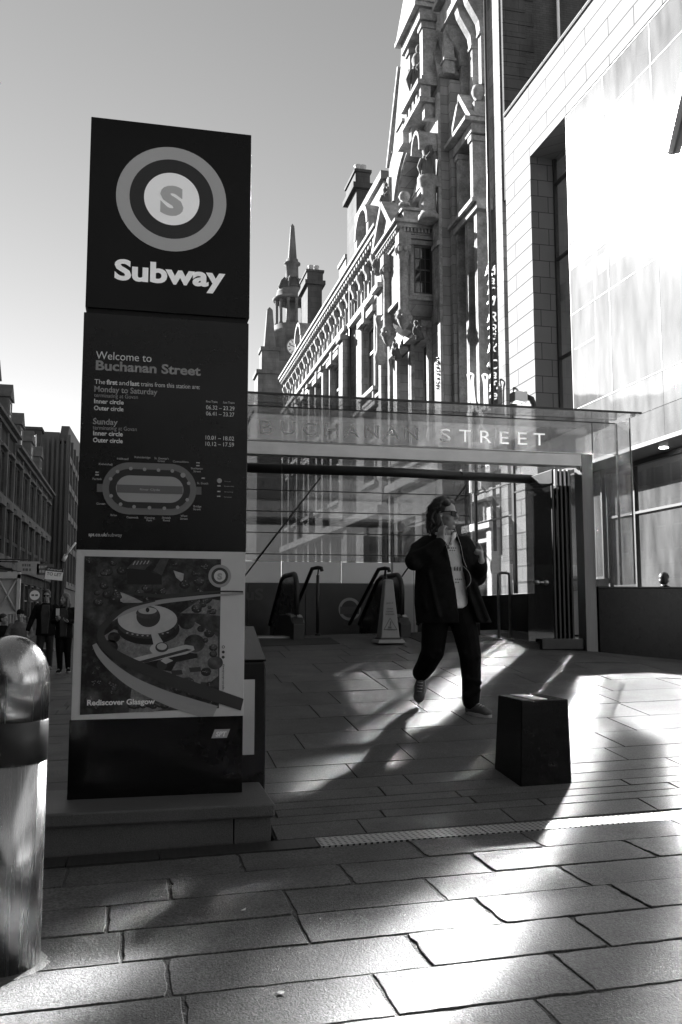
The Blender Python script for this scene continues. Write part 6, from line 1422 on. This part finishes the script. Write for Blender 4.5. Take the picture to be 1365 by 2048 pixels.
# hair: a mass over the crown and nape, then loose curls
b = MB(); q = mapped(HF, lambda t: [t.ell((-.030, 0, .048), (.101, .088, .096), 20, 12), t.ell((-.072, 0, -.02), (.064, .090, .105), 16, 10), t.ell((-.080, -.005, -.105), (.055, .082, .07), 14, 9), t.ell((-.082, -.015, -.160), (.042, .066, .045), 12, 8), t.ell((-.05, -.058, -.045), (.042, .036, .07), 12, 8), t.ell((.028, -.042, .088), (.046, .036, .034), 10, 8), t.ell((.032, .02, .094), (.048, .046, .034), 10, 8)])
merge(b, q); rh = random.Random(5)
def lock(k0, k1, amp):                                     # one wavy lock, from the parting back over the crown and down to the nape
    sg = rh.choice((-1, 1)); p0, p1 = rh.uniform(.15, 1.5), rh.uniform(1.75, 3.0); t0 = rh.uniform(0, .35); k = rh.uniform(k0, k1); ph, fr = rh.uniform(0, 6.3), rh.uniform(9, 15); L = rh.uniform(.85, 1.15)
    out = []
    for j in range(15):
        t = t0 + (L - t0) * j / 14; th = .30 + 1.45 * min(t, .72) / .72; ps = sg * (p0 + (p1 - p0) * min(1, t * 1.25)); dn = max(0, t - .72) * .42
        w = amp * (.25 + t) * math.sin(ph + fr * t); w2 = amp * (.25 + t) * math.cos(ph * 1.7 + fr * .9 * t); kk = k + .10 * max(0, t - .5)
        out.append((-.034 + .100 * kk * math.sin(th) * math.cos(ps) + w * .6, .088 * kk * math.sin(th) * math.sin(ps) + w, .045 + .106 * kk * math.cos(th) - dn + w2 * .5))
    return out
merge(b, mapped(HF, lambda t: [t.tube(lock(.98, 1.08, .019), [.005] * 3 + [.0068] * 10 + [.005, .003], 5) for i in range(150)]))
hr_ = remeshed('hair', b, .0044, M['hair'], man, 1, .3)
def wisps(t):
    for i in range(170): t.tube(lock(1.04, 1.2, .022), .0011, 4, cap=False)
t = mapped(HF, wisps); q = t.build('loose_curl', M['hair'], fix=False); q.parent = hr_
glasses(man, HF)
mb = MB(); e0 = HF(.005, -.086, -.02)
mb.tube(spline([e0, (e0[0] + .01, e0[1] - .012, e0[2] - .05), (-.07, -.15, 1.50), (-.04, -.165, 1.38), (.02, -.17, 1.25), (.11, -.185, 1.16), (.13, -.19, 1.08), (.10, -.185, 1.03), (.055, -.18, 1.0)], 5), .0017, 5)
e1 = HF(.005, .086, -.03); mb.tube(spline([e1, (.035, -.09, 1.47), (.06, -.155, 1.36), (.075, -.17, 1.26), (.10, -.18, 1.19)], 5), .0016, 5); mb.ell(e0, (.008, .008, .009))
q = mb.build('earphones', M['wire']); q.parent = man

# ---- other people: same anatomy, simpler dress
def figure(label, loc, rot, s, face, arms, legs, top, bottom, hair='short', hairm='hair', cap=None, specs=False, hood=None, inner=None, shoes=('black_rubber', 'sole'), seated=False, wide=1., group=None):
    """local frame: faces -y, x to the picture's right; 1.75 m before scaling by s"""
    p = thing('person', label, 'person', loc, group); p.rotation_euler = (0, 0, rot); p.scale = (s, s, s)
    dz = -.42 if seated else 0.
    H = hframe((0, -.02, 1.625 + dz), face); b = MB(); head(b, H)
    limb(b, [(0, .01, 1.55 + dz), (0, .02, 1.40 + dz)], [.055, .062]); loft(b, [(0, 0, .86 + dz, .14, .095), (0, 0, 1.05 + dz, .13, .09), (0, 0, 1.3 + dz, .165, .10), (0, .01, 1.42 + dz, .11, .07)])
    for sx, (E, W, D, N, c) in zip((-1, 1), arms):
        limb(b, [(sx * .18, .01, 1.385 + dz), E, W], [.048, .04, .027]); hand(b, W, D, N, c, 1., None, .4, sx)
    for sx, (K_, A_) in zip((-1, 1), legs): limb(b, [(sx * .09, 0, .88 + dz), K_, A_], [.08, .052, .036])
    body = remeshed('body', b, .009, M['skin'], p, 2)
    b = MB(); loft(b, [(0, 0, .76 + dz, .20 * wide, .15), (0, 0, .95 + dz, .185 * wide, .14), (0, 0, 1.15 + dz, .19 * wide, .135), (0, .0, 1.33 + dz, .205 * wide, .13), (0, .01, 1.42 + dz, .14, .10), (0, .01, 1.47 + dz, .085, .08)])
    for sx, (E, W, D, N, c) in zip((-1, 1), arms):
        W_ = Vector(W) - (Vector(W) - Vector(E)).normalized() * .03; limb(b, [(sx * .175 * wide, .01, 1.375 + dz), E, tuple(W_)], [.078, .066, .05])
    if hood: limb(b, [(-.09, .05, 1.47 + dz), (0, .11, 1.50 + dz), (.09, .05, 1.47 + dz)], [.045, .055, .045])
    jk = remeshed('jacket' if inner else 'top', b, .013, M[top], p, 3)
    if inner:
        b = MB(); b.add([(-.075, -.118, 1.43 + dz), (.075, -.118, 1.43 + dz), (.095, -.158, 1.25 + dz), (.08, -.165, 1.0 + dz), (.07, -.168, .80 + dz), (-.07, -.168, .80 + dz), (-.08, -.165, 1.0 + dz), (-.095, -.158, 1.25 + dz)], [tuple(range(8))]); b.add([(x, y + .05, z) for x, y, z in b.v[:8]], [tuple(range(7, -1, -1))]); b.f += [(i, (i + 1) % 8, 8 + (i + 1) % 8, 8 + i) for i in range(8)]; b.mi += [0] * 8; b.sm += [True] * 8
        remeshed('shirt', b, .010, M[inner], p, 3)
    b = MB(); loft(b, [(0, 0, .78 + dz, .175, .125), (0, 0, .98 + dz, .155, .115)])
    for sx, (K_, A_) in zip((-1, 1), legs): limb(b, [(sx * .085, 0, .84 + dz), K_, A_], [.105, .078, .058])
    remeshed('trousers', b, .013, M[bottom], p, 3)
    for sx, (K_, A_) in zip((-1, 1), legs): shoe(p, (A_[0], A_[1] + .06, A_[2] - .10), (A_[0] + sx * .03, A_[1] - .20, A_[2] - .105), (0, 0, 1), M[shoes[0]], M[shoes[1]], .047)
    if cap:
        b = mapped(H, lambda t: [t.ell((-.012, 0, .062), (.108, .088, .085), 18, 10), t.ell((.085, 0, .052), (.065, .06, .010), 14, 6)]); c2 = remeshed('cap', b, .008, M[cap], p, 2)
    if hair == 'short': b = mapped(H, lambda t: [t.ell((-.022, 0, .055), (.103, .084, .092), 18, 10), t.ell((-.06, 0, -.01), (.058, .080, .07), 14, 8)])
    elif hair == 'long': b = mapped(H, lambda t: [t.ell((-.026, 0, .048), (.106, .090, .098), 18, 10), t.ell((-.06, 0, -.04), (.06, .098, .12), 14, 8)] + [t.tube([(-.02, s_ * .082, .05), (.0, s_ * .098, -.06), (.01, s_ * .105, -.17), (.03, s_ * .09, -.27)], [.03, .034, .032, .016], 8) for s_ in (-1, 1)] + [t.tube([(-.07, 0, 0), (-.09, 0, -.12), (-.08, 0, -.24)], [.06, .075, .05], 10)])
    if hair: remeshed('hair', b, .008, M[hairm], p, 2)
    if specs: glasses(p, H)
    return p
leg_walk = (((-.10, -.10, .47), (-.10, .06, .10)), ((.10, -.02, .49), (.11, -.03, .10)))
figure('man in sunglasses and dark jacket walking up the street beside the woman', (-1.84, 20.3, gs(-1.84, 20.3)), R(-3), .965, (0, -1), (((-.30, .02, 1.12), (-.37, -.06, .86), (-.1, -.1, -1), (1, 0, 0), .5), ((.27, .03, 1.12), (.29, -.06, .86), (.1, -.1, -1), (-1, 0, 0), .5)), leg_walk, 'cloth_black', 'denim', specs=True, inner='cloth_mid', wide=1.08)
figure('woman with long fair hair holding a phone, walking beside the man in sunglasses', (-1.39, 19.25, gs(-1.39, 19.25)), R(-2), .905, (-.75, -.65), (((-.24, -.02, 1.13), (-.12, -.24, 1.16), (.2, -.9, .35), (.5, .2, .8), .8), ((.27, -.0, 1.12), (.10, -.22, 1.13), (-.7, -.6, .1), (0, .3, .9), .7)), (((-.08, -.05, .47), (-.06, .0, .10)), ((.09, -.02, .49), (.10, .10, .12))), 'cloth_black', 'cloth_trouser', hair='long', hairm='hair_fair', inner='cloth_mid', shoes=('cloth_black', 'sole'))
ph = thing('phone', 'small pale phone held by the woman with long hair', 'phone', (-1.50, 18.98, 1.13)); mb = MB(); mb.box(-1.535, -1.465, 18.955, 18.965, 1.06, 1.20, 0); mb.build('phone', M['print_white'], ph, .002)
sit = (((-.12, -.42, .44), (-.13, -.40, .10)), ((.12, -.42, .44), (.14, -.44, .10)))
bench = thing('bench', 'low dark bench with two people sitting on it at the left', 'bench', (-2.4, 21.6, -.1))
zq = gs(-2.4, 21.5); mb = MB(); mb.box(-3.2, -1.75, 21.35, 21.8, zq + .36, zq + .42); mb.build('seat', M['plinth'], bench, .01)
for q in (-3.0, -1.95): mb = MB(); mb.box(q - .1, q + .1, 21.4, 21.75, zq - .02, zq + .36); mb.build('leg', M['plinth'], bench, .01)
figure('seated person in a grey hoodie and dark cap behind the bollard', (-2.50, 21.5, zq), R(-2), .97, (.05, -1), (((-.27, -.05, .74), (-.10, -.30, .62), (.8, -.4, -.1), (0, .2, 1), .6), ((.27, -.05, .74), (.10, -.30, .60), (-.8, -.4, -.1), (0, .2, 1), .6)), sit, 'cloth_grey', 'denim', hair=None, cap='cloth_black', hood=True, seated=True, wide=1.05)
figure('seated person in black leaning at the far left behind the bollard', (-2.86, 21.55, zq), R(14), .90, (.8, -.6), (((-.27, -.05, .74), (-.12, -.30, .62), (.8, -.4, -.1), (0, .2, 1), .6), ((.27, -.05, .74), (.12, -.30, .60), (-.8, -.4, -.1), (0, .2, 1), .6)), sit, 'cloth_black', 'denim', hair='short', seated=True)
figure('person in a cap seen from behind over the black wall at the right', (8.22, 13.0, gs(8.2, 13)), R(150), .925, (-.2, -1), (((-.28, .02, 1.12), (-.30, -.1, .88), (0, -.2, -1), (1, 0, 0), .5), ((.28, .02, 1.12), (.30, -.1, .88), (0, -.2, -1), (-1, 0, 0), .5)), leg_walk, 'cloth_black', 'denim', hair='short', cap='cloth_mid', hood=True)
